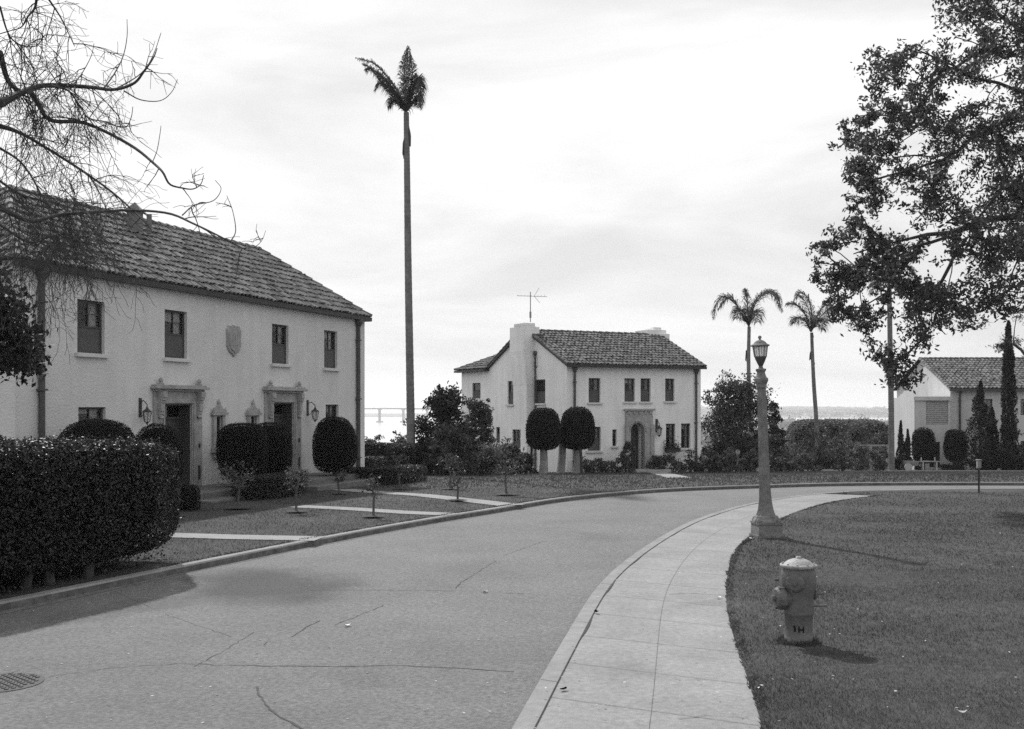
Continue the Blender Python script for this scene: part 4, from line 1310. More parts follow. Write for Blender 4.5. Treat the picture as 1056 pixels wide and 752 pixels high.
def nozzle(nm, c, d, r, L, mat_='hyd'):
    d = Vector(d).normalized(); m = MB()
    m.lathe(c, [(r * .9, -L * .3), (r * .9, L * .35), (r * 1.12, L * .38), (r * 1.15, L * .55), (r * 1.05, L * .8), (r * .85, L * .98), (r * .45, L * 1.02), (r * .3, L * 1.03), (r * .3, L * 1.3), (r * .22, L * 1.32)], 20, d)
    for k in range(4):
        an = k * math.pi / 2 + .4
        u_ = d.cross(Vector((0, 0, 1))).normalized(); w_ = u_.cross(d)
        p = c + d * L * .6 + (u_ * math.cos(an) + w_ * math.sin(an)) * r * 1.1
        m.tube([p - d * L * .2, p + d * L * .25], r * .14, 5)
    return m.build(nm, M[mat_], hy, smooth=False)
ctr = lambda z: b_ + Vector((0, 0, z * q))
nozzle('hose_outlet', ctr(64) + Vector((-.45, -1, 0)).normalized() * 15.0 * q, (-.48, -1, 0), 8.2 * q, 5.0 * q)
nozzle('hose_outlet', ctr(47) + Vector((-1, -.25, 0)).normalized() * 13 * q, (-1, -.22, 0), 10.6 * q, 13 * q)
nozzle('hose_outlet', ctr(52) + Vector((1, -.2, 0)).normalized() * 13 * q, (1, .1, 0), 6.0 * q, 5 * q)
m = MB()
m.tube([hp(838, 612, -.05), hp(847, 611, -.06)], 1.2 * q, 6).tube([hp(837, 624, -.04), hp(851, 623.5, -.05)], 1.3 * q, 6).tube([hp(803, 598), hp(798.5, 598)], 1.6 * q, 6)
m.build('valve_stem', M['hyd'], hy)
# stencilled characters "1H" on the barrel
m = MB()
def arcbox(x0, x1, z0, z1):
    r = 14.25 * q; r2 = 14.5 * q
    k = 3; vs = []
    for i in range(k + 1):
        x = x0 + (x1 - x0) * i / k; t = math.asin(max(-1, min(1, x / 14.2)))
        for z in (z0, z1):
            vs.append(b_ + Vector((math.sin(t) * r2, -math.cos(t) * r2, (663 - z) * q)))
    m.add(vs, [(2 * i, 2 * i + 2, 2 * i + 3, 2 * i + 1) for i in range(k)])
arcbox(-7.8, -5.9, 643, 649.2); arcbox(-8.6, -7.8, 643.4, 645)
arcbox(-3.9, -2.3, 643.4, 650); arcbox(.6, 2.2, 643.4, 650); arcbox(-2.3, .6, 646, 647.8)
m.build('stencilled_number', M['stencil'], hy)

# longer grass against the hydrant's foot
rng = np.random.default_rng(71); HV = []
for _ in range(900):
    a = rng.uniform(0, 6.28); rr = 14.6 * yh / F + abs(rng.normal()) * .035; x, y = b_.x + math.cos(a) * rr, b_.y + math.sin(a) * rr
    d_ = rng.uniform(0, 6.28); h_ = rng.uniform(.02, .07)
    HV += [(x - .004, y, .12), (x + .004, y, .12), (x + math.cos(d_) * .02, y + math.sin(d_) * .02, .12 + h_)]
tag(mk('grass', HV, np.arange(len(HV)).reshape(-1, 3), M['grass']), 'longer grass round the foot of the hydrant', 'grass', kind='stuff')

# sign posts and markers
b_ = G(1009.5, 509, .12); yy = b_.y; q = yy / F
e = empty('meter_post', b_, 'short thin post with a small pale box at the far lawn edge', 'post')
MB().tube([b_, b_ + Vector((0, 0, 29 * q))], 1.0 * q, 6).build('post', M['iron'], e)
MB().box(b_.x - 2.0 * q, b_.x + 1.8 * q, b_.y - 2 * q, b_.y + 2 * q, b_.z + 26 * q, b_.z + 34 * q).box(b_.x - 2.5 * q, b_.x + 2.3 * q, b_.y - 2.6 * q, b_.y + 2.6 * q, b_.z + 34 * q, b_.z + 35.2 * q).build('box', M['bark_pale'], e, bevel=.008)
b_ = at(760.5, 484, 56); b_.z = tz(56) + .1; q = 56 / F
e = empty('round_sign', b_, 'small pale round sign on a thin stake before the shrubs', 'sign')
MB().tube([b_, b_ + Vector((0, 0, 21 * q))], .7 * q, 5).build('stake', M['palewood'], e)
MB().lathe(b_ + Vector((0, 0, 21 * q)), [(2.6 * q, 0), (2.6 * q, .03)], 16, Vector((0, -1, 0))).build('disc', M['palewood'], e)
b_ = at(781, 487, 55); b_.z = tz(55) + .1; q = 55 / F
tag(MB().lathe(b_, [(1.6 * q, 0), (1.7 * q, 4 * q), (1.8 * q, 7.5 * q), (1.2 * q, 9 * q), (.3 * q, 9.4 * q)], 12).build('marker_post', M['white'], org=b_), 'small white marker post left of the street lamp shaft', 'marker')
# bench and stone tub by the far house
b_ = Vector((at(958, 486, 71).x, 71, tz(71) + .12)); q = 71 / F
e = empty('garden_bench', b_, 'low pale slatted bench in front of the far house', 'bench')
m = MB()
for k in range(3): m.box(b_.x - 10 * q, b_.x + 11 * q, b_.y - .2 + k * .16, b_.y - .08 + k * .16, b_.z + .52, b_.z + .57)
m.build('seat', M['bark_pale'], e)
for x in (-7, 7):
    MB().box(b_.x + x * q - .04, b_.x + x * q + .04, b_.y - .18, b_.y + .2, b_.z - .05, b_.z + .52).box(b_.x + x * q - .03, b_.x + x * q + .03, b_.y + .14, b_.y + .2, b_.z + .52, b_.z + .8).build('leg', M['palewood'], e)
b_ = Vector((at(936, 486, 71).x, 71, tz(71) + .1))
e = empty('garden_cart', b_, 'small pale garden cart left of the low bench', 'cart')
m = MB(); m.hexa([b_ + Vector(p) for p in ((-.22, -.3, .3), (.5, -.3, .3), (.5, .3, .3), (-.22, .3, .3), (-.32, -.38, .62), (.62, -.38, .58), (.62, .38, .58), (-.32, .38, .62))])
m.build('tray', M['bark_pale'], e)
m = MB().lathe(b_ + Vector((-.1, -.45, .22)), [(.24, 0), (.24, .07), (.18, .08)], 18, Vector((0, 1, 0))); m.build('wheel', M['palewood'], e)
m = MB().lathe(b_ + Vector((-.1, .4, .22)), [(.24, 0), (.24, .07), (.18, .08)], 18, Vector((0, 1, 0))); m.build('wheel', M['palewood'], e)
MB().tube([b_ + Vector((.5, 0, .5)), b_ + Vector((1.1, 0, .6))], .025, 6).build('handle', M['palewood'], e)
# garden fence panel by the palm
b_ = Vector((at(898, 486, 70).x, 70, tz(70) + .1)); q = 70 / F
e = empty('garden_fence', b_, 'weathered wire panel fence with a pale top rail left of the far house', 'fence')
MB().box(b_.x - 18 * q, b_.x + 18 * q, b_.y - .05, b_.y + .05, b_.z + 25 * q, b_.z + 26.6 * q).build('rail', M['bark_pale'], e)
for k in (-17, 0, 17): MB().box(b_.x + k * q - .06, b_.x + k * q + .06, b_.y - .045, b_.y + .045, b_.z - .1, b_.z + 25 * q).build('post', M['bark_pale'], e)
m = MB()
for k in range(24): x = b_.x + (-17 + 34 * (k + .5) / 24) * q; m.box(x - .014, x + .014, b_.y - .012, b_.y + .012, b_.z, b_.z + 25 * q)
m.build('pickets', M['bark'], e)

# ------------------------------------------------------------------ clipped plants
# big hedge at the left, on short stems
e = empty('clipped_hedge', (-6.2, 13.0, .12), 'large clipped dark leaved hedge on bare stems at the left kerb', 'hedge')
k0_, k1_ = Vector((-4.62, 15.95, 0)), Vector((-7.55, 8.6, 0))
kd = (k1_ - k0_).normalized(); kn = Vector((kd.y, -kd.x, 0))
if kn.x > 0: kn = -kn
cc = (k0_ + k1_) / 2 + kn * .85
ang = math.atan2(kd.y, kd.x)
core = superblob((cc.x, cc.y, 1.06), ((k1_ - k0_).length / 2, .98, .76), 8, lambda z: 1 - .05 * max(0, -z) ** 2, 40, .018, 3, ang)
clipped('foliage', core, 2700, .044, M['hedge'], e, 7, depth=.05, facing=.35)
rnd = random.Random(2)
for (x, y) in ((44, 609), (70, 604), (108, 597), (-30, 622)):
    p = G(x, y, .12) + kn * .28
    MB().tube([p - Vector((0, 0, .05)), p + Vector((rnd.uniform(-.05, .05), .03, .3)), p + Vector((rnd.uniform(-.1, .1) - .1, .1, .75))], [.075, .06, .06], 8).build('stem', M['bark_dark'], e)
# small sprouts beneath the hedge
rng = np.random.default_rng(44)
P = []
for _ in range(2600):
    t = rng.random(); p = k0_.lerp(k1_, t) + kn * rng.uniform(.1, 1.5); h_ = rng.random() ** 2 * .14
    P.append((p.x + rng.normal() * .05, p.y + rng.normal() * .05, .14 + h_))
vv, ff = leaf_quads(np.array(P), None, .05, rng, .6, 0)
tag(mk('ground_cover', vv, ff, M['leaf']), 'low leafy ground cover beneath the large clipped hedge', 'ground cover', kind='stuff')

def front1(px, o): s = F1.s_at(px, o); p = F1.P(s, o, 0); return Vector((p.x, p.y, tz(p.y) + .12))
def zat(py, y): return CZ + (HY - py) / F * y

def topiary(name, label, px0, px1, py0, py1, base, nexp=3.2, taper=None, trunk=None, seed=0, depth_r=None, mt='yew', group='clipped topiary shrubs', dens=2200, leaf=.035, bark='bark'):
    y = base.y; cx = ((px0 + px1) / 2 - CX) / F * y; hw = (px1 - px0) / 2 / F * y
    z1, z0 = zat(py0, y), zat(py1, y)
    b = Vector((cx, y, base.z))
    e = empty(name, b, label, 'topiary' if 'hedge' not in name else 'hedge', group)
    core = superblob((cx, y, (z0 + z1) / 2), (hw, depth_r or hw, (z1 - z0) / 2), nexp, taper, 16, .035, seed)
    clipped('foliage', core, dens, leaf, M[mt], e, seed, depth=.035, facing=.4)
    if trunk:
        r = trunk
        MB().tube([b - Vector((0, 0, .1)), b + Vector((.02, 0, (z0 - b.z) * .5)), Vector((cx, y, z0 + (z1 - z0) * .3))], [r * 1.25, r, r * .9], 9).build('trunk', M[bark], e)
    return e
egg = lambda z: 1 - .08 * max(0, -z) ** 2 - .08 * max(0, z) ** 2
egg2 = lambda z: .97 - .16 * max(0, z) ** 1.6 + .07 * max(0, -z)
topiary('topiary_shrub', 'low domed dark shrub above the hedge under the leftmost windows', 62, 138, 433.5, 505, front1(100, 1.3), 2.6, seed=1)
topiary('topiary_shrub', 'smaller domed shrub at the hedge end before the nearer door', 137, 187, 437, 512, front1(162, 1.9), 2.4, seed=2)
topiary('topiary_shrub', 'round shrub top just visible at the left edge behind the hedge', -22, 9, 447, 520, front1(-6, 1.2), 2.4, seed=3)
topiary('topiary_tree', 'tall flat topped topiary between the two doors, nearer of the pair', 227, 274, 436.5, 494, front1(250, 1.3), 4.2, egg, .07, 4)
topiary('topiary_tree', 'tall rounded topiary between the doors, farther of the pair', 258, 300, 437, 494, front1(280, 1.1), 3.2, egg, .07, 5)
topiary('topiary_tree', 'egg shaped clipped topiary on a short trunk right of the farther door', 323.5, 367.5, 430, 486, front1(345, 1.2), 4.5, lambda z: 1 - .26 * max(0, z) ** 1.8 - .05 * max(0, z + .35) - .16 * max(0, -z) ** 5, .09, 6)
topiary('box_hedge', 'small cubic box hedge right of the large hedge by the nearer door', 176, 203.5, 501, 527, front1(196, 2.6), 6, seed=7, group='low box hedges', dens=1500, leaf=.04)

def lowhedge(label, pts, w, h, seed, name='box_hedge', mt='hedge', group='low box hedges', leaf=.045, dens=1300):
    P = smooth_curve(pts, .35) if len(pts) > 2 else [Vector((p[0], p[1], 0)) for p in pts]
    n = len(P); a = offset(P, w / 2); b = offset(P, -w / 2)
    a2 = offset(P, w * .40); b2 = offset(P, -w * .40)
    v = []; f = []
    sd = Vector((seed, 0, 0))
    for i in range(n):
        z = tz(P[i].y) + .1; dz = .035 * noise.noise(P[i] * .9 + sd)
        for q, hh in ((a[i], 0), (a[i], h * .5), (a[i], h * .88), (a2[i], h), (P[i], h * 1.01), (b2[i], h), (b[i], h * .88), (b[i], h * .5), (b[i], 0)):
            v.append((q.x, q.y, z + hh + (dz if hh > h * .6 else 0)))
    for i in range(n - 1):
        for j in range(8): f.append((i * 9 + j, i * 9 + 9 + j, i * 9 + 10 + j, i * 9 + j + 1))
    for e0 in (0, (n - 1) * 9):
        for j in range(4): f.append((e0 + j, e0 + j + 1, e0 + 7 - j, e0 + 8 - j))
    v = np.array(v); f = np.array(f)
    c = P[n // 2]
    o = clipped(name, (v, f), dens, leaf, M[mt], None, seed, org=(c.x, c.y, tz(c.y)), depth=.04)
    tag(o, label, 'hedge', group)
    return o
def gp(x, y): return G(x, y, .12)
lowhedge('low curved box hedge before the pair of tall topiaries', [gp(243, 516), gp(262, 516.5), gp(284, 513), gp(303, 507.5)], .7, .55, 1)
lowhedge('low box hedge curving from the egg shaped topiary towards the palm', [gp(349, 499), gp(372, 501), gp(398, 500), gp(426, 495.5)], .9, .52, 2)
lowhedge('taller dark hedge at the far corner of the nearest house', [gp(380, 492), gp(400, 490.5), gp(428, 489)], 1.4, 1.25, 3)
lowhedge('low hedge strip at the foot of the wall right of the farther door', [gp(372, 494), gp(390, 492)], .9, .75, 4)

# house 2 mushrooms
b = Vector((at(560, 489, 47.5).x, 47.5, tz(47.5) + .1))
topiary('topiary_tree', 'mushroom shaped topiary on a pale trunk, left one by the distant gable', 542.5, 578, 421.5, 463, b, 3.3, egg2, .17, 11, dens=700, leaf=.07, group='mushroom topiary trees', bark='bark_pale')
b = Vector((at(593, 489, 48).x, 48, tz(48) + .1))
topiary('topiary_tree', 'mushroom shaped topiary right one, covering the distant house corner', 577.5, 613, 420.5, 463, b, 3.2, egg2, .15, 12, dens=700, leaf=.07, group='mushroom topiary trees', bark='bark_pale')
# slender second stems
for nm, xx, yy_, r_ in (('a', 547, 47.6, .05), ('b', 578, 48.4, .16), ('c', 600, 47.6, .06)):
    par = [o for o in bpy.data.objects if o.name.startswith('topiary_tree') and 'mushroom' in o.get('label', '')]
    p_ = par[0] if xx < 570 else par[1]
    b = Vector((at(xx, 489, yy_).x, yy_, tz(yy_) + .02)); t_ = b.copy(); t_.z = zat(452, yy_); t_.x += .05 if xx < 560 else (.1 if xx < 590 else -.1)
    MB().tube([b, b.lerp(t_, .5) + Vector((.02, 0, 0)), t_], [r_ * 1.2, r_, r_], 8).build('trunk', M['bark_pale'] if xx > 560 and xx < 590 else M['bark_dark'], p_)

# ------------------------------------------------------------------ saplings
def sapling(label, bx, by, top, hw, seed, pale=False):
    rnd = random.Random(seed); rng = np.random.default_rng(seed)
    b = G(bx, by, .12); q = b.y / F; H = (by - top) * q; r = hw * q
    e = empty('young_tree', b, label, 'young tree', 'young trees on the front lawns')
    cs = [b + Vector((rnd.uniform(-1, 1) * r * .8, rnd.uniform(-1, 1) * r * .8, H * rnd.uniform(.5, .95))) for _ in range(16)]
    st = b + Vector((rnd.uniform(-.05, .05), 0, H * .45))
    skeleton([b - Vector((0, 0, .05)), b.lerp(st, .5), st], cs, rnd, .006, .024).build('trunk', M['bark'], e)
    v, f = clump_leaves(cs, r * .42, 150 if not pale else 170, .065, rng, .8, .45)
    mk('crown', v, f, M['leaf_pale' if pale else 'leaf'], e)
    n = 20; m = MB(); rr = max(.22, hw * q * .7)
    m.add([(b.x + math.cos(i * 2 * math.pi / n) * rr * rnd.uniform(.9, 1.1), b.y + math.sin(i * 2 * math.pi / n) * rr, tz(b.y + math.sin(i * 2 * math.pi / n) * rr) + .16) for i in range(n)] + [(b.x, b.y, b.z + .05)], [(i, (i + 1) % n, n) for i in range(n)])
    tag(m.build('soil_ring', M['soil'], org=b), kind='structure')
sapling('young bushy tree nearest the small box hedge left of the topiaries', 245, 525.5, 477, 19, 1)
sapling('pale leaved sapling before the low curved hedge', 305.5, 529, 478, 13, 2, True)
sapling('thin sapling nearest the kerb between two front walks', 385, 534, 489, 9, 3)
sapling('slim sapling in front of the egg shaped topiary', 350.5, 510, 484, 7, 4)
sapling('thin sapling by the dark hedge at the palm foot', 412.6, 505, 466, 9, 5)
sapling('leafy sapling with low branches left of the middle lawn tree', 464, 505, 468, 13, 6)
sapling('short sapling near the end of the farthest front walk', 471.6, 517, 486, 8, 7)
sapling('bushy young tree on the corner lawn near the kerb', 522.5, 511, 468, 17, 8)

# ------------------------------------------------------------------ palms
def frond(V, Fq, pts, rng, L, w, droop=.5, n=70, taper=True, spread=1.0):
    pts = [Vector(p) for p in pts]
    C = smooth_curve3(pts, n)
    for i, p in enumerate(C):
        t = i / (len(C) - 1)
        if t < .04: continue
        d = (C[min(i + 1, len(C) - 1)] - C[max(i - 1, 0)]).normalized()
        side = d.cross(Vector((0, 0, 1)))
        side = side.normalized() if side.length > .2 else Vector((.6, .8, 0))
        ll = L * (math.sin(math.pi * min(1, t * .85 + .12)) ** .6 if taper else 1) * rng.uniform(.7, 1.15)
        for sg in (-1, 1):
            u_ = (side * sg * spread * rng.uniform(.5, 1) + d * rng.uniform(.3, .8) + Vector((0, 0, rng.uniform(-.2, .35))) + Vector(rng.normal(size=3)) * .12).normalized()
            tip0 = p + u_ * ll * .55; tip1 = p + u_ * ll * .85 - Vector((0, 0, ll * droop * rng.uniform(.5, 1.2)))
            wv = u_.cross(Vector(rng.normal(size=3))).normalized() * w
            b = len(V); V += [p - wv * .6, p + wv * .6, tip0 + wv, tip0 - wv, tip1]
            Fq.append((b, b + 1, b + 2, b + 3)); Fq.append((b + 3, b + 2, b + 4, b + 4))
def smooth_curve3(pts, n):
    P = [pts[0] * 2 - pts[1]] + pts + [pts[-1] * 2 - pts[-2]]
    m_ = len(pts) - 1; out = []
    for k in range(n + 1):
        g = k / n * m_; i = min(int(g), m_ - 1) + 1; t = g - (i - 1)
        out.append(.5 * ((2 * P[i]) + (P[i + 1] - P[i - 1]) * t + (2 * P[i - 1] - 5 * P[i] + 4 * P[i + 1] - P[i + 2]) * t * t + (3 * P[i] - P[i - 1] - 3 * P[i + 1] + P[i + 2]) * t ** 3))
    return out
def palm(label, Y, trunk_px, r0, r1, fronds, L, w, seed, mess, n=125):
    rng = np.random.default_rng(seed)
    tp = [at(x, y, Y) for x, y in trunk_px]
    b = Vector((tp[0].x, Y, tz(Y) + .05)); tp[0] = b
    e = empty('palm_tree', b, label, 'palm tree', 'tall palms')
    C = smooth_curve3(tp, 150)
    k = len(C)
    rad = [(r0 + (r1 - r0) * (i / k)) * (1 + .035 * (i % 2) + .03 * noise.noise(Vector((i * .21, seed, 0)))) * (1.3 if i < 2 else 1) for i in range(k)]
    MB().tube(C, rad, 12).build('trunk', M['palm_trunk'], e)
    V = []; Fq = []; m = MB()
    for pts in fronds:
        pp_ = [at(x, y, Y + dy) for x, y, dy in pts]
        frond(V, Fq, pp_, rng, L, w, n=n)
        c3 = smooth_curve3(pp_, 14); m.tube(c3, [.05 * (1 - i / 17) for i in range(15)], 5)
    tri = [f[:3] if f[2] == f[3] else f for f in Fq]
    tri = [(f[0], f[1], f[2]) if len(set(f)) == 3 else f for f in Fq]
    tri = [tuple(dict.fromkeys(f)) for f in Fq]
    mk('fronds', [tuple(p) for p in V], tri, M['frond'], e)
    m.build('frond_stalk', M['frond'], e)
    # old leaf bases and dead stubs below the crown
    m = MB()
    for (x0, y0, x1, y1) in mess:
        p = at(x0, y0, Y); q_ = at(x1, y1, Y)
        for j in range(5):
            o = Vector(rng.normal(size=3)) * .035
            m.tube([p + o * .4, p.lerp(q_, .5) + o * 1.2, q_ + o * 1.0], [r1 * .4, r1 * .55, r1 * .2], 6)
    m.build('dead_leaf_bases', M['bark_dark'], e)
    return e
palm('tallest palm with a bare straight trunk and ragged lopsided crown', 45, [(424.5, 491), (423, 400), (421, 280), (419.8, 180), (419, 116)], .175, .105, [
    [(419, 116, 0), (412, 98, 0), (400, 80, 0), (386, 66, 0), (367, 60, 0)],
    [(419, 116, 0), (408, 103, .4), (396, 88, .7), (384, 72, .8), (374, 66, 1.0)],
    [(419, 114, 0), (410, 98, -.8), (399, 84, -1.2), (388, 74, -1.5)],
    [(419, 116, 0), (418, 90, 0), (420, 65, 0), (421, 48, .1)],
    [(419, 114, 0), (417, 92, .3), (417, 72, .5), (418, 56, .7)],
    [(419, 114, 0), (423, 92, -.5), (425, 74, -.8), (423, 57, -.9)],
    [(419, 114, 0), (424, 95, .3), (430, 82, .5), (433, 88, .6), (434, 105, .7)],
    [(420, 114, 0), (426, 94, -.4), (431, 80, -.6), (434, 90, -.7), (433, 112, -.8)],
    [(419, 115, 0), (411, 106, .2), (405, 104, .3), (401, 110, .3)],
    [(419, 116, 0), (409, 100, .2), (397, 82, .5), (385, 72, .6), (377, 72, .6)],
    [(419, 116, 0), (412, 104, -.3), (402, 92, -.6), (393, 86, -.8), (387, 92, -.9)],
    [(420, 114, 0), (427, 104, 0), (431, 100, .1), (432, 110, .2)],
], .50, .0145, 1, [(419, 118, 418, 146), (419, 138, 416, 160), (420, 128, 422, 150), (418, 150, 417, 163)])
palm('palm behind the street lamp with arching drooping fronds', 68, [(776, 484), (774, 430), (772, 380), (772.5, 337)], .15, .10, [
    [(772.5, 337, 0), (768, 328, 0), (757, 312, 0), (746, 306, 0), (738, 315, 0), (735.5, 328, 0)],
    [(772.5, 337, 0), (764, 322, .6), (756, 308, 1.0), (748, 309, 1.2), (741, 318, 1.3)],
    [(772.5, 335, 0), (775, 318, 0), (784, 304, 0), (795, 301, 0), (803, 308, 0), (806, 321, 0)],
    [(772.5, 335, 0), (778, 315, -.8), (788, 303, -1.3), (798, 304, -1.6), (803, 316, -1.8)],
    [(772.5, 336, 0), (771, 318, 0), (770, 305, 0), (768, 299, 0)],
    [(772.5, 336, 0), (767, 322, -.5), (763, 320, -1), (759, 329, -1.4)],
    [(772.5, 336, 0), (776, 323, .8), (780, 322, 1.3), (781, 332, 1.6)],
], .88, .017, 2, [(772, 357, 769.5, 372), (770, 362, 772, 372), (773, 338, 772.5, 344)], 90)
palm('palm right of the street lamp with a slightly leaning trunk', 72, [(843.5, 486), (842, 437), (839.5, 400), (838, 370), (837, 343)], .15, .10, [
    [(837, 342, 0), (837, 325, 0), (834, 309, 0), (825, 302, 0), (818.5, 311, 0)],
    [(837, 342, 0), (835, 323, .8), (829, 309, 1.3), (822, 304, 1.6)],
    [(836, 340, 0), (829, 322, 0), (820, 314, 0), (811, 313.5, 0)],
    [(836, 342, 0), (830, 330, -.7), (823, 328, -1.1), (819, 333, -1.3)],
    [(837, 341, 0), (843, 325, 0), (851, 315, 0), (855, 328, 0)],
    [(837, 341, 0), (845, 328, .7), (856, 318, 1.1), (862, 322, 1.3)],
    [(837, 341, 0), (841, 332, -.5), (846, 330, -1), (849, 340, -1.2)],
], .88, .017, 3, [(838, 358, 835.5, 371), (836, 366, 840, 376), (838, 345, 837, 350)], 90)
palm('palm whose crown merges with the big tree left of the far house', 64, [(919.5, 487), (919, 420), (918, 360), (917, 295)], .17, .13, [
    [(917, 293, 0), (908, 280, 0), (895, 274, 0), (885, 284, 0)], [(917, 293, 0), (913, 276, .5), (905, 264, .8), (893, 262, 1)],
    [(917, 293, 0), (918, 274, 0), (916, 258, 0), (912, 248, 0)], [(917, 293, 0), (926, 280, 0), (937, 276, 0), (945, 288, 0)],
    [(917, 293, 0), (923, 276, -.6), (932, 266, -1), (941, 268, -1.2)], [(917, 293, 0), (910, 288, -.8), (903, 292, -1.2), (900, 303, -1.4)],
    [(917, 293, 0), (923, 288, .8), (929, 294, 1.2), (931, 304, 1.4)],
], .7, .02, 4, [(917, 295, 917, 310)], 90)

# ------------------------------------------------------------------ big tree at the right
rnd = random.Random(21); rng = np.random.default_rng(21)
YT = 26.0
out_px = [(985, -40), (975, 8), (958, 14), (945, 24), (930, 44), (908, 58), (896, 68), (888, 100), (874, 120), (870, 150), (878, 168), (869, 188), (880, 208), (868, 236), (842, 256), (834, 272), (846, 302), (862, 320), (868, 336), (884, 336),
          (896, 356), (890, 368), (914, 384), (930, 406), (948, 400), (956, 380), (962, 352), (974, 334), (1008, 330), (1030, 316), (1056, 322), (1120, 330), (1250, 300), (1400, 220), (1450, 60), (1420, -160), (1250, -330), (1080, -300), (1000, -160)]
opx = np.array([p[0] for p in out_px], float); opy = np.array([p[1] for p in out_px], float)
cs = []
holes = [(930, 92, 8), (985, 100, 9), (1030, 78, 13), (948, 152, 9), (905, 128, 6), (1008, 196, 12), (930, 202, 10), (912, 228, 11), (968, 252, 11), (900, 300, 10), (958, 282, 7), (880, 262, 8), (1000, 150, 6), (960, 62, 7), (895, 90, 4), (925, 322, 6), (905, 170, 5), (880, 215, 4), (975, 215, 5), (985, 290, 6), (940, 360, 6)]
tries = 0
while len(cs) < 760 and tries < 90000:
    tries += 1
    x = rnd.uniform(842, 1450); y = rnd.uniform(-330, 402)
    if x > 1085 and rnd.random() < .72: continue
    if not inpoly(np.array([float(x)]), np.array([float(y)]), list(zip(opx, opy)))[0]: continue
    if any((x - a) ** 2 + (y - b) ** 2 < (r + 5) ** 2 for a, b, r in holes): continue
    # depth: rounder towards the middle of the crown
    hx = min(1.0, (x - 832) / 300.0); dep = rnd.uniform(-1, 1) * 4.2 * math.sqrt(max(.04, min(hx, 1)))
    if y > 330: dep *= .5
    p = at(x, y, YT + dep)
    if any((p - c).length < .27 for c in cs): continue
    cs.append(p)
b = Vector((15.2, YT + 1.0, tz(YT) + .1))
e = empty('broadleaf_tree', b, 'large spreading broadleaf tree overhanging from the right edge', 'tree')
trunk = [b - Vector((0, 0, .2)), b + Vector((-.2, 0, 1.4)), b + Vector((-.1, -.2, 2.8)), b + Vector((-.8, -.4, 4.4)), b + Vector((-1.4, -.3, 6.2)), b + Vector((-1.3, 0, 8.4)), b + Vector((-1.0, 0, 10.8))]
# main limbs first, as long guides towards the photograph's visible limbs
guides = [at(1025, 213, YT), at(1007, 180, YT), at(1000, 120, YT - .5), at(985, 70, YT - .5), at(972, 165, YT + .5), at(945, 130, YT + .6), at(930, 95, YT + .8), at(1010, 240, YT), at(960, 250, YT - .4), at(920, 257, YT - .6), at(880, 262, YT - .8), at(1040, 300, YT + .5), at(1010, 322, YT + .6), at(975, 345, YT + .4), at(1050, 110, YT + 1), at(1035, 60, YT + 1)]
sk = skeleton(trunk, guides + cs, rnd, .012, .27, .04, 2.1, start=2)
sk.build('trunk', M['bark_dark'], e)
v, f = clump_leaves(cs, [rnd.uniform(.19, .33) if (c.x / c.y * F + CX) < 945 else rnd.uniform(.24, .42) for c in cs], 140, .115, rng, .75, .42, .4)
mk('crown', v, f, M['leaf_tree'], e)

# ------------------------------------------------------------------ bare tree at the left
rnd = random.Random(5)
def P3(pts, y): return [at(a, b, y + (c if len(q) > 2 else 0)) for q in pts for a, b, c in [(q[0], q[1], q[2] if len(q) > 2 else 0)]]
b = Vector((-8.6, 8.6, .1))
SC = .68
e = empty('bare_tree', b, 'leafless tree reaching thin drooping branches in from the upper left', 'tree')
fork = b + Vector((.45, -.1, 3.3))
limbs = [
    ([(0, 107), (14, 100), (31, 92), (52, 88), (93, 90), (117, 92.5), (138, 86), (149, 73), (158, 60), (162, 50)], 12.0, .060, .006),
    ([(31, 94), (40, 108), (52, 124), (83, 126), (107, 135), (138, 152), (159, 169), (168, 178), (175, 190), (188, 194), (199, 195), (207, 190), (210, 181)], 12.0, .040, .005),
    ([(0, 130), (18, 136), (35, 145), (80, 173), (114, 197), (138, 218), (150, 230), (158, 240)], 12.6, .036, .006),
    ([(0, 214), (18, 223), (35, 228), (60, 222), (86, 219.5), (131, 217), (173, 220), (200, 231), (225, 243), (238, 250), (250, 256)], 11.4, .040, .006),
    ([(0, 54), (7, 80), (14, 90), (24, 96)], 12.2, .040, .03),
    ([(38, -6), (36, 8), (29, 17), (22, 28), (10, 32)], 11.8, .022, .006),
    ([(48, -4), (62, 17), (70, 33), (77, 48)], 12.4, .016, .005),
    ([(0, 7), (7, 31), (14, 42), (26, 48), (38, 47), (45, 38)], 11.6, .014, .005),
    ([(52, 88), (60, 90), (72, 95), (84, 112), (92, 122), (110, 126), (128, 132), (135, 122), (137, 110)], 11.9, .018, .004),
    ([(107, 91), (118, 76), (127, 58), (131, 38), (131, 20)], 12.1, .012, .004),
    ([(128, 94), (145, 103), (165, 104), (177, 95), (183, 82)], 11.9, .010, .004),
    ([(117, 93), (140, 80), (152, 68), (160, 52), (166, 34)], 12.2, .010, .004),
    ([(70, 89), (66, 74), (58, 62), (55, 52)], 12.1, .009, .004),
    ([(75, 88), (85, 75), (94, 58), (97, 45)], 12.2, .009, .004),
    ([(157, 168), (162, 155), (165, 138), (166, 130)], 12.0, .007, .004),
    ([(188, 222), (200, 212), (220, 207), (228, 195), (222, 186)], 11.4, .009, .004),
    ([(238, 249), (243, 238), (240, 218), (234, 202)], 11.4, .009, .004),
    ([(250, 256), (262, 255), (270, 248), (274, 238)], 11.4, .007, .003),
    ([(-10, 225), (30, 250), (55, 243), (86, 250), (110, 252)], 11.8, .022, .006),
    ([(-10, 180), (20, 200), (48, 210), (70, 236), (88, 262)], 12.6, .022, .006),
    ([(-5, 150), (22, 168), (40, 196), (52, 222), (60, 250)], 12.9, .022, .006),
]
m = MB(); tw = MB(); starts = []
allp = []
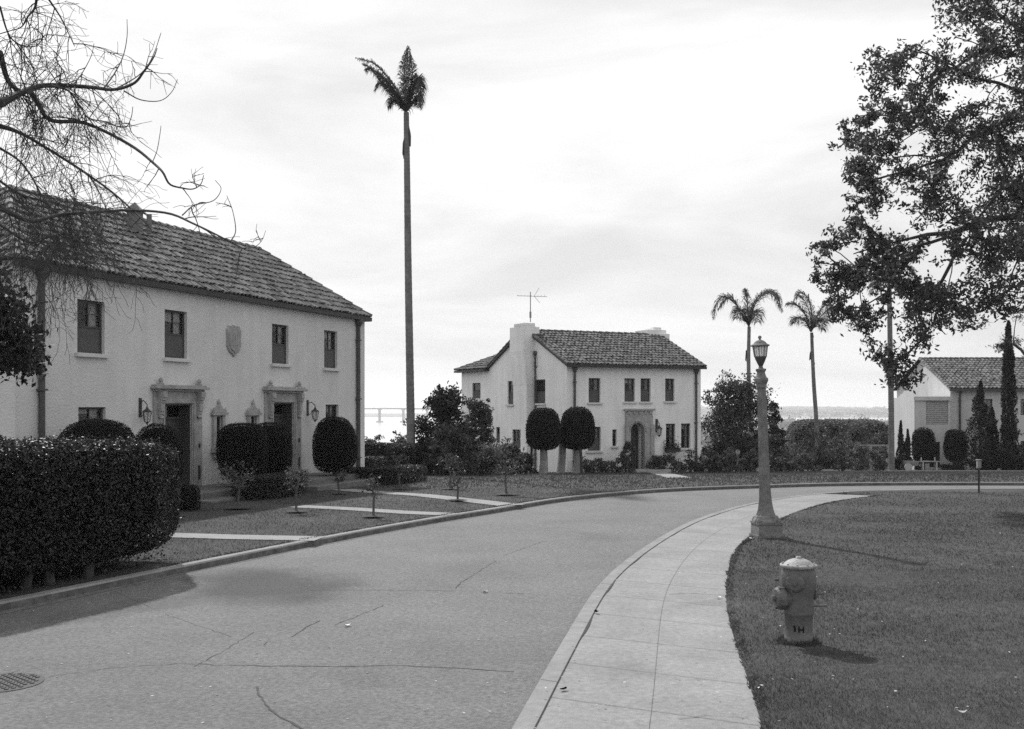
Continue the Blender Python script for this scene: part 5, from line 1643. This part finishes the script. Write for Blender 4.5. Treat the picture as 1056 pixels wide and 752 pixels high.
for pts, yy, ra, rb in limbs:
    p3 = [at(x, y, SC * (yy + .5 * math.sin(i * .7 + yy))) for i, (x, y) in enumerate(pts)]; ra *= SC; rb *= SC
    C = smooth_curve3(p3, max(10, len(pts) * 4)); k = len(C)
    m.tube(C, [(ra + (rb - ra) * (i / (k - 1)) ** .6) * .82 for i in range(k)], 7)
    allp.append((C, ra, rb))
m.tube([b - Vector((0, 0, .3)), b + Vector((.05, 0, 1.2)), b + Vector((.15, 0, 2.4)), fork], [.26, .2, .18, .16], 12)
for pts, yy, ra, rb in limbs:
    if pts[0][0] <= 0:
        p = at(pts[0][0], pts[0][1], SC * (yy + .5 * math.sin(yy)))
        m.tube(smooth_curve3([fork - Vector((0, 0, .2)), fork.lerp(p, .5) + Vector((0, 0, .25)), p], 10), [.075 - (.075 - ra * SC * .82) * i / 10 for i in range(11)], 8)
m.build('trunk', M['bark_dark'], e)
def twig(p, d, L, r, depth, droop):
    pts = [p]; n = 7; q = p.copy(); dd = d.normalized()
    for i in range(n):
        t = i / n
        dd = (dd + Vector((rnd.gauss(0, .13), rnd.gauss(0, .13), rnd.gauss(0, .10) + (-droop if t < .6 else droop * 1.3)))).normalized()
        q = q + dd * (L / n); pts.append(q.copy())
        if depth > 0 and rnd.random() < .42:
            s_ = Vector((rnd.gauss(0, 1), rnd.gauss(0, 1), rnd.gauss(0, .8)))
            twig(q.copy(), dd * .6 + s_.normalized() * .7, L * rnd.uniform(.35, .65), r * .6, depth - 1, droop)
    tw.tube(pts, [max(.0015, r * (1 - .8 * i / n)) for i in range(n + 1)], 4, cap=False)
for C, ra, rb in allp:
    L = sum((C[i] - C[i - 1]).length for i in range(1, len(C))); k = len(C)
    for i in range(2, k):
        x = C[i].x / C[i].y * F + CX; y = HY - (C[i].z - CZ) / C[i].y * F
        dens = 3.3 if x < 95 else (1.1 if x < 125 else .40)
        if y < 60: dens *= .45
        if ra < .008: dens *= .35
        dl = (C[i] - C[i - 1]).length
        cnt = np.random.default_rng(i * 7 + int(L * 100)).poisson(dens * dl * 4.2 / SC)
        for _ in range(cnt):
            dd = (C[i] - C[i - 1]).normalized() * .6 + Vector((rnd.gauss(0, .6), rnd.gauss(0, .7), rnd.gauss(-.25, .8)))
            twig(C[i].copy(), dd, SC * rnd.uniform(.3, .95) * (1 if x < 110 else .55), .0044, 2 if x < 110 else 1, .13 if x < 120 else .04)
# curtain of hanging twigs over the roof and wall
for _ in range(62):
    x = rnd.uniform(-15, 118); y = rnd.uniform(150, 262) if x < 80 else rnd.uniform(215, 265)
    p = at(x, y, SC * rnd.uniform(11.2, 13.2))
    twig(p, Vector((rnd.gauss(.2, .5), rnd.gauss(0, .5), rnd.gauss(-.5, .4))), SC * rnd.uniform(.4, .85), .004, 2, .12)
tw.build('twigs', M['bark_dark'], e)

# evergreen bough at the left edge
rnd = random.Random(8); rng = np.random.default_rng(8)
b = Vector((-8.9, 10.6, .1))
e = empty('evergreen_tree', b, 'dark glossy leaved tree at the left edge, only its bough in view', 'tree')
cs = []
n_in = 0
while n_in < 95:
    x = rnd.uniform(-90, 37); y = rnd.uniform(270, 384)
    if x > 0:
        lim = 296 + (x * .85); low = 392 - abs(x - 26) * .30
        if y < lim or y > low - 4: continue
        if x > 26 and not (335 < y < 380): continue
    if x <= 0 and y > 375: continue
    p = at(x, y, 9.6 + rnd.uniform(-.6, .6))
    if any((p - c).length < .065 for c in cs): continue
    cs.append(p); n_in += x > 0
skeleton([b - Vector((0, 0, .2)), b + Vector((.1, 0, 1.3)), b + Vector((.8, -.2, 2.2)), b + Vector((2.2, -.6, 2.9))], cs, rnd, .005, .13, .05, start=2).build('trunk', M['bark_dark'], e)
v, f = clump_leaves(cs, .10, 260, .055, rng, .9, .5, .3)
mk('crown', v, f, M['leaf_dark'], e)

# ------------------------------------------------------------------ shrubs
def sh(label, x0, x1, ytop, Y, seed, leaf=.11, n=2500, mt='leaf', spiky=False, group='shrubs and small trees', cat='shrub', name='shrub', stems=4, zlo=.12, depth=None, clumps=None):
    cx = (x0 + x1) / 2; b = Vector((at(cx, HY, Y).x, Y, tz(Y) + .08))
    rx = (x1 - x0) / 2 / F * Y * 1.05; h = zat(ytop, Y) - b.z
    return shrub(name, label, cat, b, rx, depth or rx * .8, h, seed, leaf, n, mt, group, stems, zlo, spiky, clumps)
# between palm and house 2
sh('dark leafy small tree between the tall palm and the distant house', 426, 486, 402, 45.5, 1, .13, 9000, 'leaf_dark', name='small_tree', cat='small tree', clumps=75)
sh('tall open shrub against the rear wall of the distant house', 474, 512, 412, 49.3, 2, .12, 6500, 'leaf', clumps=56)
sh('bushy mid grey shrub filling in front of the small dark tree', 440, 492, 440, 44.5, 36, .13, 4200, 'leaf', clumps=40)
sh('wide low shrub left of the spiky leaved one', 476, 524, 462, 45.5, 37, .11, 3000, 'leaf_mid', clumps=34)
sh('spiky leaved shrub before the distant gable wall', 500, 546, 460, 46.5, 3, .22, 1100, 'leaf', True)
sh('low spiky plant at the foot of the small dark tree', 436, 470, 458, 43.5, 4, .2, 900, 'leaf', True)
sh('low rounded shrub right of the tall palm base', 428, 452, 455, 44, 5, .1, 1500, 'leaf_dark')
sh('loose shrub with arching stems between small tree and gable', 474, 506, 452, 46, 6, .16, 1500, 'leaf', True)
sh('dark rounded shrub left of the mushroom topiary trunk', 531, 556, 468, 46.5, 7, .09, 1600, 'leaf_dark')
sh('pale shrub on the slope seen between the nearest house and the palm', 374, 400, 449, 62, 8, .14, 1600, 'leaf')
sh('pale shrub on the slope just left of the palm trunk', 396, 424, 446, 64, 9, .14, 1800, 'leaf')
sh('shrub beyond the hedge at the corner of the nearest house', 360, 386, 458, 56, 10, .12, 1300, 'leaf')
# foundation planting of house 2
for i, (x0, x1, yt, lab) in enumerate(((598, 618, 474, 'low flowering plant at the front wall right of the mushroom topiaries'), (614, 634, 471, 'pale flowering plant under the narrow window of the distant house'), (632, 650, 468, 'leafy plant left of the arched doorway'),
        (642, 654, 456, 'climbing shrub on the left of the arched doorway'), (668, 684, 470, 'dark plant right of the arched doorway'), (682, 704, 469, 'pale flowering bush below the window box'), (700, 722, 467, 'leafy bush at the distant house downpipe'), (716, 738, 463, 'dark bush at the right corner of the distant house'))):
    p = FR.P(FR.s_at((x0 + x1) / 2, .9), .9, 0)
    sh(lab, x0 - 2, x1 + 2, yt, p.y, 60 + i, .08, 1300, ('leaf_pale' if 'pale' in lab or 'flowering' in lab else 'leaf'), group='plants along the distant house', cat='plant', name='garden_plant', depth=.5, stems=3)
sh('broad dark leafy tree right of the distant house', 724, 798, 390, 57, 20, .15, 10500, 'leaf', name='small_tree', cat='small tree', clumps=85)
sh('loose leafy branch tree just right of the street lamp', 786, 808, 414, 60, 21, .14, 1800, 'leaf_dark', name='small_tree', cat='small tree')
sh('pointed dark shrub right of the lamp shaft', 796, 812, 440, 66, 22, .12, 1500, 'leaf_dark')
row = [(738, 766, 468, 52, 'leaf'), (728, 750, 472, 51, 'leaf_dark'), (792, 818, 462, 60, 'leaf'), (806, 832, 455, 62, 'leaf'), (822, 862, 446, 63, 'leaf_dark'), (850, 886, 452, 62, 'leaf'), (872, 900, 458, 66, 'leaf'), (892, 918, 464, 66, 'leaf'), (845, 880, 438, 72, 'leaf_dark'), (866, 905, 430, 74, 'leaf'), (893, 921, 434, 73, 'leaf'), (762, 790, 466, 55, 'leaf'), (820, 842, 468, 60, 'leaf'), (800, 822, 474, 58, 'leaf')]
labs = ['low leafy shrub under the broad tree beside the distant house', 'dark low shrub at the corner beyond the distant house', 'loose shrub right of the lamp shaft behind the far lawn', 'low shrub below the view of the bay', 'dark rounded shrub at the foot of the leaning palm', 'bushy shrub right of the leaning palm',
        'shrub in front of the pale fence rail', 'shrub left of the palm trunk near the far house', 'dark tall shrub behind the leaning palm trunk', 'tall shrub with a ragged top against the bay', 'tall ragged shrub left of the far house palm', 'shrub behind the small white marker', 'small shrub at the lawn edge left of the leaning palm', 'smallest low shrub at the lawn edge below the bay view']
for i, ((x0, x1, yt, Y, mt_), lb) in enumerate(zip(row, labs)):
    sh(lb, x0, x1, yt, Y, 80 + i, .14, 1700, 'leaf_mid' if mt_ == 'leaf' else 'leaf', spiky=i % 3 == 0)
# flat clipped hedge on the slope beyond
def farhedge(label, x0, x1, yt, Y, seed, d=2.0):
    cx = (x0 + x1) / 2; b = Vector((at(cx, HY, Y).x, Y, tz(Y))); hw = (x1 - x0) / 2 / F * Y; z1 = zat(yt, Y)
    core = superblob((b.x, Y, (b.z + z1) / 2), (hw, d, (z1 - b.z) / 2 + .05), 6, None, 26, .035, seed)
    o = clipped('tall_hedge', core, 200, .16, M['leaf_mid'], None, seed, org=b, depth=.08); tag(o, label, 'hedge', 'tall hedges on the slope')
farhedge('long flat topped hedge between the leaning palm and the far house', 816, 914, 434.5, 84, 1)
farhedge('dark hedge block behind the broad tree and lamp', 740, 806, 448, 82, 2)
farhedge('flat topped hedge left of the tall palm beyond the lawns', 372, 440, 461, 70, 3)
farhedge('long hedge behind the distant house planting at its left', 430, 520, 462, 72, 4)
# house 3 planting
def col(Y): return tz(Y) + .05
def conifer(name, label, cx, hw, ytop, Y, seed, ragged=.3, dens=1.0, power=.8, group='conifers before the far house', leaf=.16, cat='conifer', base_w=.5):
    rnd = random.Random(seed); rng = np.random.default_rng(seed)
    b = Vector((at(cx, HY, Y).x, Y, tz(Y) + .05)); H = zat(ytop, Y) - b.z; r = hw / F * Y
    e = empty(name, b, label, cat, group)
    MB().tube([b - Vector((0, 0, .1)), b + Vector((0, 0, H * .5)), b + Vector((0, 0, H * .97))], [.13, .09, .02], 8).build('trunk', M['bark_dark'], e)
    n = int(4200 * dens); t = rng.random(n) ** .85
    prof = np.minimum(1, (1 - t) ** power * 1.25) * np.minimum(1, base_w + t * 5)
    rng_a = rng.random(n)
    lump = np.array([1 + ragged * noise.noise(Vector((q * H * 1.5, k * 5, seed))) * 2 for q, k in zip(t, rng_a)])
    a = rng_a * 2 * np.pi; rr = r * prof * lump * np.sqrt(rng.uniform(.25, 1, n))
    P = np.stack([b.x + np.cos(a) * rr, b.y + np.sin(a) * rr, b.z + t * H + rr * .25], 1)
    v, f = leaf_quads(P, None, leaf, rng, .4, 0, -.6)
    mk('crown', v, f, M['leaf_dark'], e)
conifer('cypress_tree', 'tall narrow dark cypress before the far house at the right edge', 1040, 8, 331, 71, 1, .28, 3.0, .5, cat='cypress')
conifer('conifer_shrub', 'shaggy pointed conifer beside the gridded window of the far house', 1011, 15, 393, 71.5, 2, .7, 1.7, .85)
conifer('conifer_shrub', 'second pointed conifer merging right of the shaggy one', 1023, 9, 420, 72, 3, .6, 1.2, .8)
conifer('conifer_shrub', 'small twin stemmed pointed conifer left of the round topiaries', 929, 5, 434, 72, 4, .5, .5, .9)
conifer('conifer_shrub', 'smaller pointed conifer just right of the twin stemmed one', 936, 5, 443, 72, 5, .5, .5, .9)
for i, (x0, x1, y0, y1, lb) in enumerate(((942, 963, 442, 478, 'round clipped topiary left of the dark grille door'), (975, 996, 443, 477, 'round clipped topiary at the downpipe of the far house'))):
    b = Vector((0, 72.5, tz(72.5) + .05))
    topiary('topiary_tree', lb, x0, x1, y0, y1, b, 3.2, None, .07, 40 + i, dens=260, leaf=.1, group='round topiaries before the far house')
sh('broad dark shrub beneath the cypress at the right edge', 1020, 1066, 462, 70.5, 30, .14, 3600, 'leaf_dark')
sh('dark shrub beneath the shaggy conifer', 996, 1030, 470, 71, 31, .13, 2200, 'leaf_dark')
sh('low dark shrub right of the pale bench', 972, 1000, 477, 71.5, 32, .12, 1200, 'leaf_dark')
sh('low shrub left of the garden cart', 918, 938, 472, 71.5, 33, .12, 1200, 'leaf_dark')
sh('grey leaved shrub left of the cypress foot', 1032, 1056, 440, 73, 34, .14, 1600, 'leaf')
sh('bushy dark shrub at the foot of the round topiary by the grille door', 940, 952, 474, 71.8, 35, .12, 500, 'leaf_dark')
# pine bough behind the cypress
b = Vector((at(1075, HY, 66).x, 66, tz(66)))
rnd = random.Random(3); rng = np.random.default_rng(3)
e = empty('pine_tree', b, 'dark pine at the right edge with boughs around the cypress tip', 'pine tree')
cs = [at(rnd.uniform(1030, 1048), rnd.uniform(350, 360), 66 + rnd.uniform(-.6, .6)) for _ in range(9)] + [at(rnd.uniform(1046, 1110), rnd.uniform(318, 372), 66 + rnd.uniform(-2, 2)) for _ in range(34)]
skeleton([b, b + Vector((0, 0, 3)), b + Vector((0, 0, 6.5))], cs, rnd, .02, .2, start=1).build('trunk', M['bark_dark'], e)
v, f = clump_leaves(cs, .42, 170, .2, rng, .5, .2, 0)
mk('crown', v, f, M['leaf_dark'], e)

# ------------------------------------------------------------------ bay and far shore
o = mk('bay_water', [(-5000, 200, -30), (5000, 200, -30), (5000, 5200, -30), (-5000, 5200, -30)], [(0, 1, 2, 3)], M['water']); tag(o, kind='structure')
# lowland on the near shore
def land(name, pts, z0, mfun, m_):
    pass
xs = [30 + 45 * i for i in range(34)]; ys = [330 + 75 * i for i in range(28)]
sheet('lowland', xs, ys, lambda x, y: -29.6 + 1.6 * noise.noise(Vector((x * .01, y * .01, 0))), M['far'])
# far shore hills
vs = []; fs = []; nx = 150
for j in range(7):
    for i in range(nx + 1):
        x = -3200 + 6800 * i / nx
        y = 3150 + j * 260 + 60 * noise.noise(Vector((x * .003, 1, 0)))
        hgt = [0, 5, 11, 18, 24, 28, 26][j]
        fade = max(0, min(1, (x + 150) / 900)) if x < 1000 else 1
        z = -30.5 + (hgt + (7 * noise.noise(Vector((x * .0022, j * .4, 5))) + 2.2 * noise.noise(Vector((x * .02, j, 2)))) * (j > 0)) * (.15 + .85 * fade)
        vs.append((x, y, z))
for j in range(6):
    for i in range(nx):
        a = j * (nx + 1) + i; fs.append((a, a + 1, a + nx + 2, a + nx + 1))
tag(mk('far_shore', vs, fs, M['far'], smooth=True), kind='structure')
# distant trees and town on both shores: far-off masses
rng = np.random.default_rng(77); m = MB()
for _ in range(900):
    x = rng.uniform(300, 1900); y = rng.uniform(3150, 4300); s = rng.uniform(4, 14); z = -29 + (y - 3150) / 1560 * 24
    m.box(x - s, x + s, y, y + s, z - 6, z + rng.uniform(1.5, 5))
for _ in range(90):
    x = rng.uniform(120, 1500); y = rng.uniform(900, 2300); s = rng.uniform(3, 8)
    if abs(x / y) > .6: continue
    m.box(x - s, x + s, y, y + s * .6, -31, -30 + rng.uniform(3, 7))
tag(m.build('distant_town', M['far_roof']), 'far-off pale buildings across the bay', 'town', kind='stuff')
P = []
for _ in range(2600):
    y = rng.uniform(420, 2350) if rng.random() < .4 else rng.uniform(3200, 4600); x = rng.uniform(.09, .42) * y
    zb_ = -30 if y < 2400 else -29 + (y - 3150) / 1560 * 24
    c_ = np.array([x, y, zb_ + rng.uniform(2, 6)]); P.append(c_ + rng.normal(size=(14, 3)) * np.array([5, 4, 2.2]))
P = np.concatenate(P); vv, ff = leaf_quads(P, None, 4.0, rng, .8, 0)
tag(mk('distant_trees', vv, ff, M['leaf']), 'far-off dark tree masses on both shores of the bay', 'trees', kind='stuff')

# bridge
Yb = 2250
e = empty('long_bridge', at(400, 436, Yb), 'long slender bridge on tall piers far across the bay', 'bridge')
zd = zat(420.6, Yb)
m = MB(); x0, x1 = at(290, 0, Yb).x, at(560, 0, Yb).x
k = 40
for i in range(k):
    a, b_ = x0 + (x1 - x0) * i / k, x0 + (x1 - x0) * (i + 1) / k
    za, zb_ = zd - 3.0 * ((i / k - .4) * 1.6) ** 2 * 4, zd - 3.0 * (((i + 1) / k - .4) * 1.6) ** 2 * 4
    m.hexa([(a, Yb, za - 3.2), (b_, Yb, zb_ - 3.2), (b_, Yb + 16, zb_ - 3.2), (a, Yb + 16, za - 3.2), (a, Yb, za), (b_, Yb, zb_), (b_, Yb + 16, zb_), (a, Yb + 16, za)])
m.build('deck', M['bridge'], e)
for i in range(11):
    px_ = 391 + (i - 4) * 24.5; x = at(px_, 0, Yb).x
    z = zd - 5 - 3.0 * (((x - x0) / (x1 - x0) - .4) * 1.6) ** 2 * 4
    MB().box(x - 2.0, x + 2.0, Yb + 2, Yb + 14, -30, z).box(x - 3.4, x + 3.4, Yb + 1, Yb + 15, z, z + 2.3).box(x - 6, x + 6, Yb - 1, Yb + 17, -31, -27.5).build('pier', M['bridge'], e)

# ------------------------------------------------------------------ haze
o = mk('haze', *[([(x, y, z) for z in (-33, 60) for y in (-70, 5300) for x in (-5200, 5200)]), [(0, 2, 3, 1), (4, 5, 7, 6), (0, 1, 5, 4), (2, 6, 7, 3), (0, 4, 6, 2), (1, 3, 7, 5)]], bpy.data.materials.new('haze'))
hm = o.data.materials[0]; hm.use_nodes = True
N = hm.node_tree.nodes; N.remove(N['Principled BSDF'])
pv = N.new('ShaderNodeVolumePrincipled'); pv.inputs['Color'].default_value = (.93, .93, .93, 1); pv.inputs['Density'].default_value = .00019; pv.inputs['Anisotropy'].default_value = .3
hm.node_tree.links.new(pv.outputs[0], N['Material Output'].inputs['Volume'])
tag(o, 'thin pale haze over the bay', 'haze', kind='stuff')

# ------------------------------------------------------------------ light and camera
w = bpy.data.worlds.new('World'); scene.world = w; w.use_nodes = True
N = w.node_tree.nodes; L = w.node_tree.links
sunv = Vector((-.40, .90, 0)).normalized(); el = R(42)
sky = N.new('ShaderNodeTexSky'); sky.sky_type = 'NISHITA'; sky.sun_disc = False
sky.sun_elevation = el; sky.sun_rotation = math.atan2(sunv.x, sunv.y); sky.dust_density = 3
bw = N.new('ShaderNodeRGBToBW'); L.new(sky.outputs[0], bw.inputs[0])
sc_ = N.new('ShaderNodeMath'); sc_.operation = 'MULTIPLY'; sc_.inputs[1].default_value = .30; L.new(bw.outputs[0], sc_.inputs[0])
tc = N.new('ShaderNodeTexCoord')
mp = N.new('ShaderNodeMapping'); mp.inputs['Scale'].default_value = (1.0, 1.0, 4.5); mp.inputs['Rotation'].default_value = (0, R(7), 0); mp.inputs['Location'].default_value = (3.1, .4, .9)
L.new(tc.outputs['Generated'], mp.inputs[0])
ns = N.new('ShaderNodeTexNoise'); ns.inputs['Scale'].default_value = 2.6; ns.inputs['Detail'].default_value = 7; ns.inputs['Roughness'].default_value = .55; ns.inputs['Distortion'].default_value = .4
L.new(mp.outputs[0], ns.inputs[0])
mr = N.new('ShaderNodeMapRange'); mr.inputs[1].default_value = .36; mr.inputs[2].default_value = .64; mr.inputs[3].default_value = 6.35; mr.inputs[4].default_value = 8.6
L.new(ns.outputs['Fac'], mr.inputs[0])
mixn = N.new('ShaderNodeMix'); mixn.data_type = 'FLOAT'; mixn.inputs[0].default_value = .85
L.new(sc_.outputs[0], mixn.inputs[2]); L.new(mr.outputs[0], mixn.inputs[3])
bg = N['Background']; bg.inputs['Strength'].default_value = .1
cb = N.new('ShaderNodeCombineColor')
for i in range(3): L.new(mixn.outputs[0], cb.inputs[i])
L.new(cb.outputs[0], bg.inputs[0])
ld = bpy.data.lights.new('sun', 'SUN'); ld.energy = 3.0; ld.angle = R(1.6); ld.color = (1, 1, 1)
lo = bpy.data.objects.new('sun', ld); COL.objects.link(lo)
dirv = Vector((sunv.x * math.cos(el), sunv.y * math.cos(el), math.sin(el)))
lo.rotation_euler = dirv.to_track_quat('Z', 'Y').to_euler(); lo.location = (0, 0, 50)

cd = bpy.data.cameras.new('camera'); cam = bpy.data.objects.new('camera', cd); COL.objects.link(cam)
cam.location = (0, 0, CZ); cam.rotation_euler = (R(90), 0, 0)
cd.sensor_width = 36; cd.lens = F / 1056 * 36; cd.shift_y = (HY - 376) / 1056; cd.clip_start = .1; cd.clip_end = 12000
scene.camera = cam
scene.view_settings.view_transform = 'Standard'; scene.view_settings.look = 'None'
scene.view_settings.exposure = .45; scene.view_settings.gamma = 1; scene.view_settings.use_curve_mapping = False
scene.cycles.max_bounces = 6; scene.cycles.transparent_max_bounces = 12; scene.cycles.volume_bounces = 1
scene.cycles.use_denoising = False
scene.cycles.sample_clamp_indirect = 1.5; scene.cycles.sample_clamp_direct = 8
